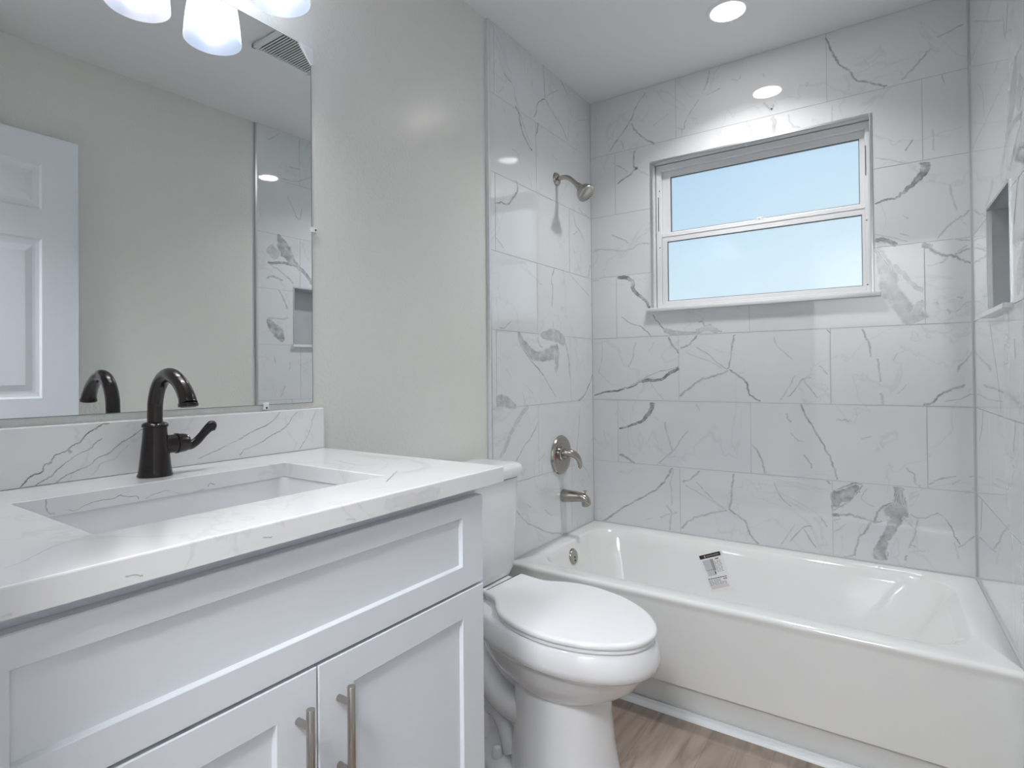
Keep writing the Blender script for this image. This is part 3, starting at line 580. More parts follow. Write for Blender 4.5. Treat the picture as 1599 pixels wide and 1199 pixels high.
# ================================================================== ROOM SHELL
def strip(rect, holes):
    out = [rect]
    for h in holes:
        nx = []
        for (a, b, c, d) in out:
            A, Bq, Cq, D = h
            if Bq <= a or A >= b or D <= c or Cq >= d: nx.append((a, b, c, d)); continue
            if A > a: nx.append((a, A, c, d))
            if Bq < b: nx.append((Bq, b, c, d))
            l, r = max(a, A), min(b, Bq)
            if Cq > c: nx.append((l, r, c, Cq))
            if D < d: nx.append((l, r, D, d))
        out = nx
    return out
def tiles(b, mapf, u0, u1, v0, v1, j_even, j_odd, holes=(), g=0.0011):
    """12x24 tiles in running bond on a grout bed; mapf(u, v, out)"""
    for (a, c, d, e_) in strip((u0, u1, v0, v1), holes):
        b.add([mapf(a, d, -0.001), mapf(c, d, -0.001), mapf(c, e_, -0.001), mapf(a, e_, -0.001)], [(0, 1, 2, 3)], 1)
    k = -2
    while Z0+k*H < v1:
        za, zb = max(Z0+k*H, v0), min(Z0+(k+1)*H, v1)
        if zb > za+0.01:
            j = (j_even if k % 2 == 0 else j_odd)
            while j > u0: j -= 2*H
            while j < u1:
                a, c = max(j, u0), min(j+2*H, u1); j += 2*H
                if c-a < 0.01: continue
                for (p, q, r, t) in strip((a, c, za, zb), holes):
                    ga = g if p == a and a > u0 else 0; gb = g if q == c and c < u1 else 0
                    gc = g if r == za else 0; gd = g if t == zb else 0
                    p, q, r, t = p+ga, q-gb, r+gc, t-gd
                    o = [mapf(p, r, 0), mapf(q, r, 0), mapf(q, t, 0), mapf(p, t, 0)]; i_ = [mapf(p, r, -0.002), mapf(q, r, -0.002), mapf(q, t, -0.002), mapf(p, t, -0.002)]
                    b.add(o+i_, [(0, 1, 2, 3), (0, 1, 5, 4), (1, 2, 6, 5), (2, 3, 7, 6), (3, 0, 4, 7)], 0)
        k += 1
WX0, WX1, WZ0, WZ1 = 0.323, 1.199, 1.424, 2.120      # window opening
# back wall with the window opening and its tiled reveals
mb_ = lambda u, v, d: (u, -d, v)
b = B(); tiles(b, mb_, 0, W, FZ, CE, 0.440, 0.135, [(WX0, WX1, WZ0-0.004, WZ1)])
RD = 0.10
for (a, c, d, e_) in strip((-0.2, 1.8, FZ-0.1, CE+0.1), [(WX0-0.001, WX1+0.001, WZ0-0.004, WZ1+0.001)]):
    b.box(a, c, 0.004, RD+0.03, d, e_, 2)
def quad(b, P, m): b.add(P, [(0, 1, 2, 3)], m)
for (xa, xb) in ((WX0+0.0005, 0.74), (0.7422, WX1-0.0005)):
    quad(b, [(xa, 0, WZ1), (xb, 0, WZ1), (xb, RD, WZ1), (xa, RD, WZ1)], 0)
for xs_ in (WX0, WX1):
    quad(b, [(xs_, 0, WZ0), (xs_, 0, 1.778), (xs_, RD, 1.778), (xs_, RD, WZ0)], 0)
    quad(b, [(xs_, 0, 1.780), (xs_, 0, WZ1), (xs_, RD, WZ1), (xs_, RD, 1.780)], 0)
add_veins(b, 'back', mb_)
struct(b.build('wall_back', [TILE, GROUT, HALL], recalc=False))
# vanity wall: tile in the shower, textured paint beyond
ml_ = lambda u, v, d: (d, u, v)
b = B(); tiles(b, ml_, YE, 0, FZ, CE, -0.24, -0.541); add_veins(b, 'left', ml_)
b.box(-0.12, XL, YB-0.11, YE+0.002, FZ-0.05, CE+0.05, 2)
b.box(-0.12, -0.004, YE, 0.13, FZ-0.05, CE+0.05, 1)
struct(b.build('wall_left', [TILE, GROUT, PAINT], recalc=False))
# right wall, splayed a little, with the shower niche
mr_ = lambda u, v, d: (W-FL*u-d, u, v)
NY0, NY1, NZ0, NZ1 = -0.66, -0.323, 1.296, 1.618
YR = -0.885
b = B(); tiles(b, mr_, YR, 0, FZ, CE, -0.62, -0.30, [(NY0, NY1, NZ0, NZ1)]); add_veins(b, 'right', mr_, hole=(NY0-0.045, NY1+0.01, NZ0-0.03, NZ1+0.03))
nd = -0.095
for P in ([(NY0, NZ0, 0), (NY1, NZ0, 0), (NY1, NZ0, nd), (NY0, NZ0, nd)], [(NY0, NZ1, 0), (NY1, NZ1, 0), (NY1, NZ1, nd), (NY0, NZ1, nd)],
          [(NY0, NZ0, 0), (NY0, NZ1, 0), (NY0, NZ1, nd), (NY0, NZ0, nd)], [(NY1, NZ0, 0), (NY1, NZ1, 0), (NY1, NZ1, nd), (NY1, NZ0, nd)],
          [(NY0, NZ0, nd), (NY1, NZ0, nd), (NY1, NZ1, nd), (NY0, NZ1, nd)]):
    quad(b, [mr_(*q) for q in P], 3)
for (a, c, d, e_) in strip((YR, 0.0, FZ-0.05, CE+0.05), [(NY0-.001, NY1+.001, NZ0-.001, NZ1+.001)]):
    b.add([mr_(a, d, -.004), mr_(c, d, -.004), mr_(c, e_, -.004), mr_(a, e_, -.004), mr_(a, d, -.15), mr_(c, d, -.15), mr_(c, e_, -.15), mr_(a, e_, -.15)],
          [(0, 1, 2, 3), (4, 5, 6, 7), (0, 1, 5, 4), (1, 2, 6, 5), (2, 3, 7, 6), (3, 0, 4, 7)], 1)
PO = -0.012   # painted face sits behind the tile face
def slab(b, y0, y1, z0, z1, m):
    V = [mr_(y, z, d) for d in (PO, -0.15) for (y, z) in ((y0, z0), (y1, z0), (y1, z1), (y0, z1))]
    b.add(V, [(0, 1, 2, 3), (4, 5, 6, 7), (0, 1, 5, 4), (1, 2, 6, 5), (2, 3, 7, 6), (3, 0, 4, 7)], m)
slab(b, YB-0.11, YR-0.0005, FZ-0.05, CE+0.05, 2)
struct(b.build('wall_right', [TILE, GROUT, PAINT, NICHE], recalc=False))
# doorway wall behind the camera
b = B()
b.box(XL, 0.70, YB, YB-0.11, FZ, CE, 0); b.box(0.70, 1.62, YB, YB-0.11, 2.11, CE, 0); b.box(1.575, 1.66, YB, YB-0.11, FZ, 2.11, 0)
struct(b.build('wall_front', [PAINT]))
b = B()
b.box(0.685, 0.70, YB+0.012, YB-0.122, FZ, 2.095, 0, 0.003); b.box(1.575, 1.59, YB+0.012, YB-0.122, FZ, 2.095, 0, 0.003); b.box(0.685, 1.59, YB+0.012, YB-0.122, 2.095, 2.11, 0, 0.003)
b.box(0.63, 0.69, YB, YB+0.014, FZ, 2.16, 0, 0.004)
b.box(0.63, 1.57, YB, YB+0.014, 2.105, 2.165, 0, 0.004)
struct(b.build('trim_1', [WHITE]))
# hallway beyond the doorway
b = B()
b.box(-0.9, -0.8, -4.1, YB-0.11, FZ-0.05, CE+0.05); b.box(2.6, 2.7, -4.1, YB-0.11, FZ-0.05, CE+0.05); b.box(-0.9, 2.7, -4.2, -4.1, FZ-0.05, CE+0.05)
b.box(-0.9, -0.13, YB-0.11, YB-0.05, FZ-0.05, CE+0.05); b.box(1.76, 2.7, YB-0.11, YB-0.05, FZ-0.05, CE+0.05)
struct(b.build('wall_hallway', [HALL]))
b = B(); b.box(-0.95, 2.75, -4.25, 0.15, FZ-0.06, FZ); struct(b.build('floor', [FLOORM]))
b = B(); b.box(-0.95, 2.75, -4.25, 0.15, CE, CE+0.06); struct(b.build('ceiling', [CEIL]))
# corner caulk lines and metal tile edges
b = B()
for (x, y) in ((0.0015, -0.0015),): b.box(0, 0.0035, -0.0035, 0, Z0, CE, 0)
b.box(W-0.005, W, -0.005, 0, Z0, CE, 0)
b.box(0, W, -0.006, 0, Z0-0.001, Z0+0.005, 0)
b.box(0, 0.006, -0.785, 0, Z0-0.001, Z0+0.005, 0)
V = [mr_(y, z, d) for d in (0, 0.006) for (y, z) in ((-0.785, Z0-0.001), (0, Z0-0.001), (0, Z0+0.006), (-0.785, Z0+0.006))]
b.add(V, [(0, 1, 2, 3), (4, 5, 6, 7), (0, 1, 5, 4), (1, 2, 6, 5), (2, 3, 7, 6), (3, 0, 4, 7)], 0)
struct(b.build('trim_2', [CAULK]))
b = B(); b.box(XL, 0.0015, YE-0.013, YE-0.0085, FZ, CE-0.002, 1); b.box(XL, 0.0012, YE-0.0085, YE, FZ, CE-0.002, 0, 0.001)
struct(b.build('trim_3', [STEEL, WHITE]))
b = B(); V = [mr_(y, z, d) for d in (-0.012, 0.0015) for (y, z) in ((YR-0.010, FZ), (YR, FZ), (YR, CE-0.002), (YR-0.010, CE-0.002))]
b.add(V, [(0, 1, 2, 3), (4, 5, 6, 7), (0, 1, 5, 4), (1, 2, 6, 5), (2, 3, 7, 6), (3, 0, 4, 7)], 0)
struct(b.build('trim_4', [STEEL]))
# baseboard on the painted right wall
b = B(); V = [mr_(y, z, d) for d in (PO, PO+0.013) for (y, z) in ((YB+0.02, FZ), (YR-0.012, FZ), (YR-0.012, FZ+0.08), (YB+0.02, FZ+0.08))]
b.add(V, [(0, 1, 2, 3), (4, 5, 6, 7), (0, 1, 5, 4), (1, 2, 6, 5), (2, 3, 7, 6), (3, 0, 4, 7)], 0)
struct(b.build('baseboard_right', [WHITE]))
b = B(); b.box(XL, XL+0.013, -1.735, YE-0.013, FZ, FZ+0.08, 0, 0.003); struct(b.build('baseboard_left', [WHITE]))
# quarter-round at the foot of the tub
b = B(); P = [(-0.7795, FZ), (-0.7795, FZ+0.022), (-0.7835, FZ+0.022), (-0.7845, FZ+0.013), (-0.789, FZ+0.012), (-0.797, FZ+0.006), (-0.799, FZ)]
b.prism(P, 'x', 0.004, W+0.028, 0); struct(b.build('baseboard_tub', [WHITE], smooth=35))

# window
win = bpy.data.objects.new('window_1', None); COL.objects.link(win); win.location = (0.76, 0.05, WZ0); win['kind'] = 'structure'
def frame_ring(b, o, i_, y0, y1, m=0, bev=0.0015):
    """rectangular ring; o, i_ = (x0, x1, z0, z1)"""
    def R(r, y): return [(r[0], y, r[2]), (r[1], y, r[2]), (r[1], y, r[3]), (r[0], y, r[3])]
    e = bev
    oi = (o[0]+e, o[1]-e, o[2]+e, o[3]-e); ii = (i_[0]-e, i_[1]+e, i_[2]-e, i_[3]+e)
    rings = [R(o, y1), R(o, y0+e), R(oi, y0), R(ii, y0), R(i_, y0+e), R(i_, y1)]
    b.loft(rings+[rings[0]], m, False, False)
b = B()
T_ = 0.0085
b.box(WX0-T_, WX0+0.0006, -0.0035, 0.012, WZ0, WZ1+T_, 0, 0.001); b.box(WX1-0.0006, WX1+T_, -0.0035, 0.012, WZ0, WZ1+T_, 0, 0.001); b.box(WX0, WX1, -0.0035, 0.012, WZ1-0.0006, WZ1+T_, 0, 0.001)
sub_build(b, 'metal_edge', [STEEL], win)
b = B(); b.box(WX0-0.028, WX1+0.030, -0.022, RD-0.005, WZ0-0.017, WZ0-0.0005, 0, 0.002); sub_build(b, 'window_sill', [SILLM], win, 40)
b = B(); frame_ring(b, (WX0+0.002, WX1-0.002, WZ0, WZ1-0.002), (0.350, 1.180, 1.441, 2.090), 0.046, RD)
b.box(0.3285, 0.3335, 0.0445, 0.048, 1.47, 2.07, 0); b.box(1.1865, 1.1915, 0.0445, 0.048, 1.47, 2.07, 0)
sub_build(b, 'window_frame', [VINYL], win)
b = B(); frame_ring(b, (0.350, 1.180, 1.770, 2.090), (0.388, 1.161, 1.794, 2.060), 0.066, 0.088)
us = sub_build(b, 'upper_sash', [VINYL], win)
b = B(); frame_ring(b, (0.3885, 1.1605, 1.7945, 2.0595), (0.3905, 1.1585, 1.7965, 2.0575), 0.070, 0.084, 0, 0.0002); sub_build(b, 'gasket', [GASK], us)
b = B(); b.box(0.389, 1.160, 0.074, 0.079, 1.795, 2.059); sub_build(b, 'pane', [GLASS], us)
b = B(); frame_ring(b, (0.351, 1.181, 1.441, 1.786), (0.376, 1.168, 1.459, 1.745), 0.049, 0.065)
b.box(0.351, 1.181, 0.0465, 0.050, 1.770, 1.7735, 0)
ls = sub_build(b, 'lower_sash', [VINYL], win)
b = B(); frame_ring(b, (0.3765, 1.1675, 1.4595, 1.7445), (0.3785, 1.1655, 1.4615, 1.7425), 0.053, 0.062, 0, 0.0002); sub_build(b, 'gasket', [GASK], ls)
b = B(); b.box(0.377, 1.167, 0.055, 0.060, 1.460, 1.744); sub_build(b, 'pane', [GLASS], ls)
b = B(); b.box(0.762, 0.812, 0.050, 0.066, 1.786, 1.791, 0, 0.001); b.lathe([(0.010, 0), (0.010, 0.005), (0.007, 0.008)], (0.787, 0.058, 1.790), (0, 0, 1), 20, 0, True, True)
b.box(0.775, 0.800, 0.052, 0.058, 1.793, 1.799, 0, 0.001)
sub_build(b, 'sash_latch', [VINYL], ls, 40)
for (sx_, z) in ((0.342, 1.995), (0.342, 1.72), (1.184, 1.72), (1.184, 1.462)):
    b = B(); b.lathe([(0.0028, 0), (0.0028, 0.0012)], (sx_, 0.0465, z), (0, -1, 0), 12, 0, True, True); sub_build(b, 'screw', [GASK], win)
b = B(); b.box(0.3355, 0.3385, 0.0445, 0.050, 1.80, 1.965, 0); b.box(1.1815, 1.1845, 0.0445, 0.050, 1.90, 2.02, 0); sub_build(b, 'balance_slot', [GASK], win)

# niche shelf and edge
b = B()
V = [mr_(y, z, d) for z in (NZ0-0.016, NZ0-0.0005) for (y, d) in ((NY0-0.02, -0.09), (NY1+0.022, -0.09), (NY1+0.022, 0.021), (NY0-0.02, 0.021))]
bm = bmesh.new(); vv = [bm.verts.new(p) for p in V]
for f in ((3, 2, 1, 0), (4, 5, 6, 7), (0, 1, 5, 4), (1, 2, 6, 5), (2, 3, 7, 6), (3, 0, 4, 7)): bm.faces.new([vv[i] for i in f])
bmesh.ops.bevel(bm, geom=bm.edges[:], offset=0.002, segments=2, affect='EDGES'); b.bm(bm)
b2 = B()
for (y0, y1, z0, z1) in ((NY1-0.0006, NY1+0.007, NZ0, NZ1+0.007), (NY0-0.007, NY0+0.0006, NZ0, NZ1+0.007), (NY0, NY1, NZ1-0.0006, NZ1+0.007)):
    V = [mr_(y, z, d) for d in (-0.01, 0.003) for (y, z) in ((y0, z0), (y1, z0), (y1, z1), (y0, z1))]
    b2.add(V, [(0, 1, 2, 3), (4, 5, 6, 7), (0, 1, 5, 4), (1, 2, 6, 5), (2, 3, 7, 6), (3, 0, 4, 7)], 0)
struct(b.build('trim_5', [SILLM], smooth=40)); struct(b2.build('trim_6', [STEEL]))

# door leaf, opened back along the right wall (seen in the mirror)
DT = 2.105; DX = 1.535; DTH = 0.035; DY1 = -1.722; DY0 = -2.585
def dm(y, z, d): return (DX-d, y, z)
door = bpy.data.objects.new('door_1', None); COL.objects.link(door); door.location = (DX, DY0, FZ); door['kind'] = 'structure'
b = B()
PAN = []
for (ya, yb) in ((DY1-0.127-0.25, DY1-0.127), (DY0+0.100, DY0+0.100+0.255)):
    PAN += [(ya, yb, DT-0.305, DT-0.12), (ya, yb, 1.035, DT-0.425), (ya, yb, 0.16, 0.86)]
for (a, c, d, e_) in strip((DY0, DY1, FZ+0.01, DT), PAN): quad(b, [dm(a, d, 0), dm(c, d, 0), dm(c, e_, 0), dm(a, e_, 0)], 0)
for (ya, yb, za, zb) in PAN:
    def R(i_, d): return [dm(ya+i_, za+i_, d), dm(yb-i_, za+i_, d), dm(yb-i_, zb-i_, d), dm(ya+i_, zb-i_, d)]
    b.loft([R(0, 0), R(0.008, -0.006), R(0.020, -0.008), R(0.030, -0.008), R(0.055, -0.001), R(0.057, -0.001)], 0, False, True)
o = [dm(DY0, FZ+.01, 0), dm(DY1, FZ+.01, 0), dm(DY1, DT, 0), dm(DY0, DT, 0)]; q = [(DX+DTH-0.001, p[1], p[2]) for p in o]
b.add(o+q, [(0, 1, 5, 4), (1, 2, 6, 5), (2, 3, 7, 6), (3, 0, 4, 7), (4, 5, 6, 7)], 0)
sub_build(b, 'door_leaf', [DOORP], door, recalc=False)
b = B(); c = (DX-0.001, DY1-0.07, 0.90)
b.lathe([(0.031, 0), (0.031, 0.006), (0.012, 0.012), (0.011, 0.035), (0.024, 0.045), (0.027, 0.058), (0.020, 0.068), (0.001, 0.070)], c, (-1, 0, 0), 28, 0, True, True)
sub_build(b, 'door_knob', [NICK], door, 40)
for z in (0.15, 1.0, 1.85):
    b = B(); b.lathe([(0.006, -0.045), (0.006, 0.045)], (DX-0.004, DY0-0.006, z), (0, 0, 1), 14, 0, True, True); sub_build(b, 'hinge', [NICK], door, 40)

# ================================================================== BATHTUB
def sk(ring, z, f=1.0): return [(x+(x/W)*FL*abs(y)*f, y, z) for x, y, *_ in ring]
tub = thing('bathtub', (W/2, -0.39, FZ), 'white enamelled alcove bathtub with a plain front apron below the window', 'bathtub')
K = 8
def tr(x0, x1, y0, y1, r, z, f=1.0): return sk(rrect(x0, x1, y0, y1, r, K), z, f)
e_ = 0.0005
rings = [tr(e_, W-.002, -0.764, -e_, 0.002, FZ), tr(e_, W-.002, -0.764, -e_, 0.002, FZ+0.086), tr(e_, W-.002, -0.768, -e_, 0.002, FZ+0.092),
         tr(e_, W-.002, -0.7775, -e_, 0.002, FZ+0.096), tr(e_, W-.002, -0.779, -e_, 0.002, FZ+0.104), tr(e_, W-.002, -0.779, -e_, 0.002, 0.330),
         tr(e_, W-.002, -0.7805, -e_, 0.002, 0.342), tr(e_, W-.002, -0.784, -e_, 0.002, 0.350), tr(e_, W-.002, -0.7845, -e_, 0.002, 0.356), tr(e_, W-.002, -0.782, -e_, 0.002, 0.362), tr(e_, W-.002, -0.776, -e_, 0.002, 0.3660), tr(e_, W-.002, -0.768, -e_, 0.002, 0.3668)]
inn = [  # x0, x1, y0, y1, r, z
    (0.060, 1.432, -0.712, -0.070, 0.14, 0.3660), (0.066, 1.424, -0.705, -0.077, 0.14, 0.3635), (0.070, 1.416, -0.699, -0.083, 0.14, 0.358),
    (0.074, 1.405, -0.692, -0.090, 0.14, 0.346), (0.079, 1.392, -0.687, -0.100, 0.14, 0.330), (0.125, 1.240, -0.660, -0.140, 0.15, 0.100), (0.137, 1.205, -0.650, -0.150, 0.15, 0.070),
    (0.165, 1.165, -0.630, -0.172, 0.15, 0.046), (0.21, 1.11, -0.60, -0.205, 0.13, 0.034), (0.27, 1.05, -0.55, -0.25, 0.10, 0.030)]
for k, (x0, x1, y0, y1, r, z) in enumerate(inn): rings.append(tr(x0, x1, y0, y1, r, z, 0.9 if k < 3 else 0.6))
b = B(); b.loft(rings, 0, True, True); sub_build(b, 'tub_body', [TUBM], tub, 50)
# overflow cover on the drain end, normal leaning with the sloped end
tilt = 0.046/0.23
n_ = Vector((1, 0, tilt)).normalized(); zc = 0.302; c = Vector((0.079+(0.330-zc)*tilt, -0.396, zc))-n_*0.0008
b = B(); b.lathe([(0.0345, 0), (0.0345, 0.004), (0.031, 0.009), (0.027, 0.010), (0.001, 0.0105)], c, n_, 40, 0, True, True)
ov = sub_build(b, 'overflow_cover', [NICK], tub, 35)
b = B(); up = Vector((-tilt, 0, 1)).normalized()
for k in (-0.018, ): b.lathe([(0.004, 0), (0.004, 0.0008)], c+n_*0.0105+up*k, n_, 14, 0, True, True)
b.lathe([(0.0045, 0), (0.0045, 0.0008)], c+n_*0.0105-up*0.004, n_, 14, 0, True, True)
sub_build(b, 'screw', [DARK], ov)
b = B(); b.lathe([(0.032, 0), (0.030, 0.003), (0.020, 0.003), (0.018, 0.001), (0.001, 0.001)], (0.31, -0.40, 0.0298), (0, 0, 1), 32, 0, True, True); sub_build(b, 'drain', [NICK], tub, 35)

# maker's label stuck to the far inner side of the tub
L4 = [Vector(p) for p in ((0.552, -0.104, 0.308), (0.641, -0.098, 0.344), (0.693, -0.122, 0.205), (0.613, -0.127, 0.174))]
pn = Vector((0, -1, 0.174)).normalized()
for v in L4: v.y = -0.100-(0.33-v.z)*0.04/0.23
def lp(u, v, d): return (L4[0]*(1-u)*(1-v)+L4[1]*u*(1-v)+L4[2]*u*v+L4[3]*(1-u)*v)+pn*d
def lquad(b, u0, u1, v0, v1, d, m): 
    t = [lp(u0, v0, d), lp(u1, v0, d), lp(u1, v1, d), lp(u0, v1, d)]; q = [p-pn*0.0004 for p in t]
    b.add(t+q, [(0, 1, 2, 3), (7, 6, 5, 4), (0, 4, 5, 1), (1, 5, 6, 2), (2, 6, 7, 3), (3, 7, 4, 0)], m)
b = B(); lquad(b, -0.03, 1.03, -0.03, 1.03, 0.0009, 0); lab = b.build('product_label', [PAPER])
tag(lab, 'white printed paper label with a black header stuck inside the far side of the bathtub', 'label')
b = B(); lquad(b, 0, 0.97, 0.0, 0.11, 0.0013, 0); lquad(b, 0.22, 0.27, 0.03, 0.09, 0.0016, 1)
for k in range(9): lquad(b, 0.32+k*0.065, 0.365+k*0.065, 0.045, 0.07, 0.0016, 2)
sub_build(b, 'header_stripe', [INK, INKR, INKG], lab)
b = B(); lquad(b, 0.07, 0.5, 0.15, 0.44, 0.0013, 0); lquad(b, 0.42, 0.56, 0.15, 0.48, 0.0015, 1); lquad(b, 0.10, 0.5, 0.44, 0.60, 0.0014, 0); lquad(b, 0.10, 0.52, 0.43, 0.45, 0.0017, 1); lquad(b, 0.46, 0.51, 0.50, 0.57, 0.0019, 2)
sub_build(b, 'picture', [INKL, INKG, INK], lab)
b = B()
lquad(b, 0.66, 0.82, 0.16, 0.185, 0.0013, 0)
for k in range(9):
    for j in range(3): lquad(b, 0.58+j*0.11, 0.67+j*0.11-(0.03 if (j+k) % 3 == 0 else 0), 0.225+k*0.036, 0.240+k*0.036, 0.0013, 1)
for j in range(8): lquad(b, 0.03+j*0.115, 0.125+j*0.115, 0.665, 0.685, 0.0013, 0)
for k in range(6):
    for j in range(7 if k > 2 else 5): lquad(b, 0.03+j*0.12, 0.135+j*0.12-(0.03 if (j*k) % 4 == 1 else 0), 0.71+k*0.028, 0.724+k*0.028, 0.0013, 1)
lquad(b, 0.74, 0.92, 0.71, 0.75, 0.0013, 1)
for k in range(3): lquad(b, 0.03, 0.92, 0.885+k*0.028, 0.897+k*0.028, 0.0013, 2)
sub_build(b, 'printed_text', [INK, INKG, INKR], lab)

# ================================================================== SHOWER FITTINGS
sh = thing('wall_shower', (0, -0.362, 2.012), 'brushed nickel shower head on a bent arm high on the marble tile', 'shower')
b = B(); b.lathe([(0.031, 0), (0.030, 0.003), (0.026, 0.009), (0.016, 0.012), (0.0105, 0.013), (0.0105, 0.016)], (0.0002, -0.362, 2.012), (1, 0, 0), 36, 0, True, True); sub_build(b, 'flange', [NICK], sh, 35)
path = crom([(0.002, -0.362, 2.012), (0.03, -0.362, 2.014), (0.055, -0.362, 2.010), (0.074, -0.362, 1.998), (0.092, -0.362, 1.981), (0.110, -0.362, 1.963)], 5)
b = B(); b.tube(path, 0.0105, 20); sub_build(b, 'shower_arm', [NICK], sh, 50)
ax = Vector((0.69, -0.10, -0.72)).normalized(); hc = Vector((0.106, -0.362, 1.967))
b = B(); b.lathe([(0.0125, 0), (0.0135, 0.004), (0.0135, 0.014), (0.0155, 0.016), (0.0165, 0.022), (0.014, 0.028), (0.020, 0.032), (0.028, 0.038), (0.037, 0.050), (0.0415, 0.064), (0.0425, 0.071), (0.041, 0.074), (0.038, 0.0745)], hc, ax, 40, 0, True, True)
sub_build(b, 'head_body', [NICK], sh, 40)
b = B(); fc = hc+ax*0.0746; b.lathe([(0.037, 0), (0.035, 0.0015), (0.001, 0.003)], fc, ax, 40, 0, True, True)
fp = sub_build(b, 'spray_face', [NICK], sh, 40)
b = B(); uu = ax.orthogonal().normalized(); vv_ = ax.cross(uu)
for (rr, cnt) in ((0.010, 6), (0.018, 12), (0.027, 18), (0.032, 20)):
    for k in range(cnt):
        a = 2*PI*k/cnt; b.lathe([(0.0013, 0), (0.0009, 0.0022)], fc+ax*0.0012+(uu*math.cos(a)+vv_*math.sin(a))*rr, ax, 8, 0, True, True)
sub_build(b, 'nozzles', [NOZ], fp)

va_ = thing('shower_valve', (0, -0.348, 0.742), 'round brushed nickel shower valve plate with a curved lever', 'shower valve')
b = B(); b.lathe([(0.089, 0), (0.0895, 0.004), (0.086, 0.010), (0.078, 0.0135), (0.068, 0.0125), (0.058, 0.0075), (0.052, 0.0065), (0.001, 0.0065)], (0.0002, -0.348, 0.742), (1, 0, 0), 56, 0, True, True); sub_build(b, 'cover_plate', [NICK], va_, 35)
b = B(); b.lathe([(0.030, 0), (0.030, 0.006), (0.025, 0.010), (0.022, 0.030), (0.020, 0.038)], (0.0066, -0.348, 0.747), (1, 0, 0), 36, 0, True, True); sub_build(b, 'hub', [NICK], va_, 35)
p = crom([(0.030, -0.348, 0.752), (0.052, -0.343, 0.752), (0.070, -0.332, 0.742), (0.081, -0.322, 0.722), (0.084, -0.316, 0.700), (0.083, -0.314, 0.688)], 5)
b = B(); b.tube(p, [0.021-0.012*min(1, i/(len(p)-1)*1.15) for i in range(len(p))], 22); b.lathe([(0.009, -0.004), (0.0085, 0), (0.006, 0.006), (0.001, 0.009)], p[-1], (0, 0, -1), 18, 0, True, True)
lv = sub_build(b, 'lever', [NICK], va_, 50)
b = B(); b.box(0.0125, 0.0146, -0.4255, -0.4185, 0.732, 0.748, 0, 0.0005); sub_build(b, 'red_mark', [RED], va_)

sp = thing('tub_spout', (0, -0.325, 0.55), 'brushed nickel tub spout with a pull-up diverter knob', 'tub spout')
secs = [(0.0002, 0.030, 0.550, 0.029), (0.004, 0.031, 0.550, 0.030), (0.05, 0.027, 0.552, 0.026), (0.085, 0.0235, 0.5535, 0.0225), (0.108, 0.0215, 0.5515, 0.0205), (0.122, 0.019, 0.545, 0.0195), (0.131, 0.015, 0.537, 0.017), (0.136, 0.010, 0.531, 0.011)]
b = B(); rings = []
for (x, ry, zc, rz) in secs: rings.append([(x, -0.325+ry*math.cos(2*PI*k/28), zc+rz*math.sin(2*PI*k/28)) for k in range(28)])
b.loft(rings); b.lathe([(0.0175, 0.0), (0.0165, 0.022), (0.0155, 0.030)], (0.113, -0.325, 0.544), (0, 0, -1), 28, 0, True, True); sub_build(b, 'spout_body', [NICK], sp, 50)
b = B(); b.lathe([(0.003, 0), (0.003, 0.010), (0.0075, 0.0115), (0.0085, 0.0135), (0.0075, 0.0155), (0.001, 0.016)], (0.113, -0.325, 0.5695), (0, 0, 1), 20, 0, True, True); sub_build(b, 'diverter_knob', [NICK], sp, 40)

# ================================================================== TOILET
toi = thing('toilet', (0.15, -1.19, FZ), 'white two-piece toilet with the lid closed between the vanity and the bathtub', 'toilet')
TH = math.radians(-14); ct, st = math.cos(TH), math.sin(TH)
def TL(s, n, z): return (0.268+s*ct-n*st, -1.20+s*st+n*ct, z)
def egg(sb, sf, hw, z, nb=2.6, nf=2.0, mid=0.5, n=56):
    sm = sb+(sf-sb)*mid; P = []
    for i in range(n):
        t = 2*PI*i/n; c, s_ = math.cos(t), math.sin(t); pw = nf if c >= 0 else nb; a = (sf-sm) if c >= 0 else (sm-sb)
        P.append(TL(sm+a*math.copysign(abs(c)**(2/pw), c), hw*math.copysign(abs(s_)**(2/pw), s_), z))
    return P
b = B()
b.loft([egg(0.06, 0.44, 0.10, 0.438), egg(0.0, 0.500, 0.165, 0.438), egg(-0.02, 0.512, 0.177, 0.435), egg(-0.028, 0.520, 0.183, 0.428), egg(-0.034, 0.528, 0.188, 0.410), egg(-0.036, 0.532, 0.1905, 0.388), egg(-0.034, 0.528, 0.188, 0.372),
        egg(-0.028, 0.518, 0.182, 0.365), egg(-0.024, 0.510, 0.176, 0.362), egg(-0.020, 0.502, 0.171, 0.352), egg(-0.005, 0.475, 0.160, 0.315), egg(0.02, 0.445, 0.146, 0.290), egg(0.05, 0.415, 0.131, 0.270), egg(0.08, 0.392, 0.120, 0.258), egg(0.095, 0.38, 0.110, 0.250)], 0, True, True)
# front column of the pedestal
b.loft([egg(0.122, 0.376, 0.108, 0.264, 5, 2.4), egg(0.124, 0.378, 0.108, 0.20, 5, 2.4), egg(0.120, 0.386, 0.111, 0.12, 5, 2.4), egg(0.116, 0.400, 0.117, 0.05, 5, 2.4), egg(0.112, 0.414, 0.123, FZ, 5, 2.4)], 0, True, True)
# foot flange behind it
b.loft([[TL(x, y, z) for x, y, _ in rrect(-0.20, 0.15, -h, h, 0.06, 6)] for (h, z) in ((0.152, FZ), (0.152, FZ+0.016), (0.145, FZ+0.030), (0.122, FZ+0.036), (0.100, FZ+0.044), (0.090, FZ+0.07), (0.084, FZ+0.12))], 0, True, True)
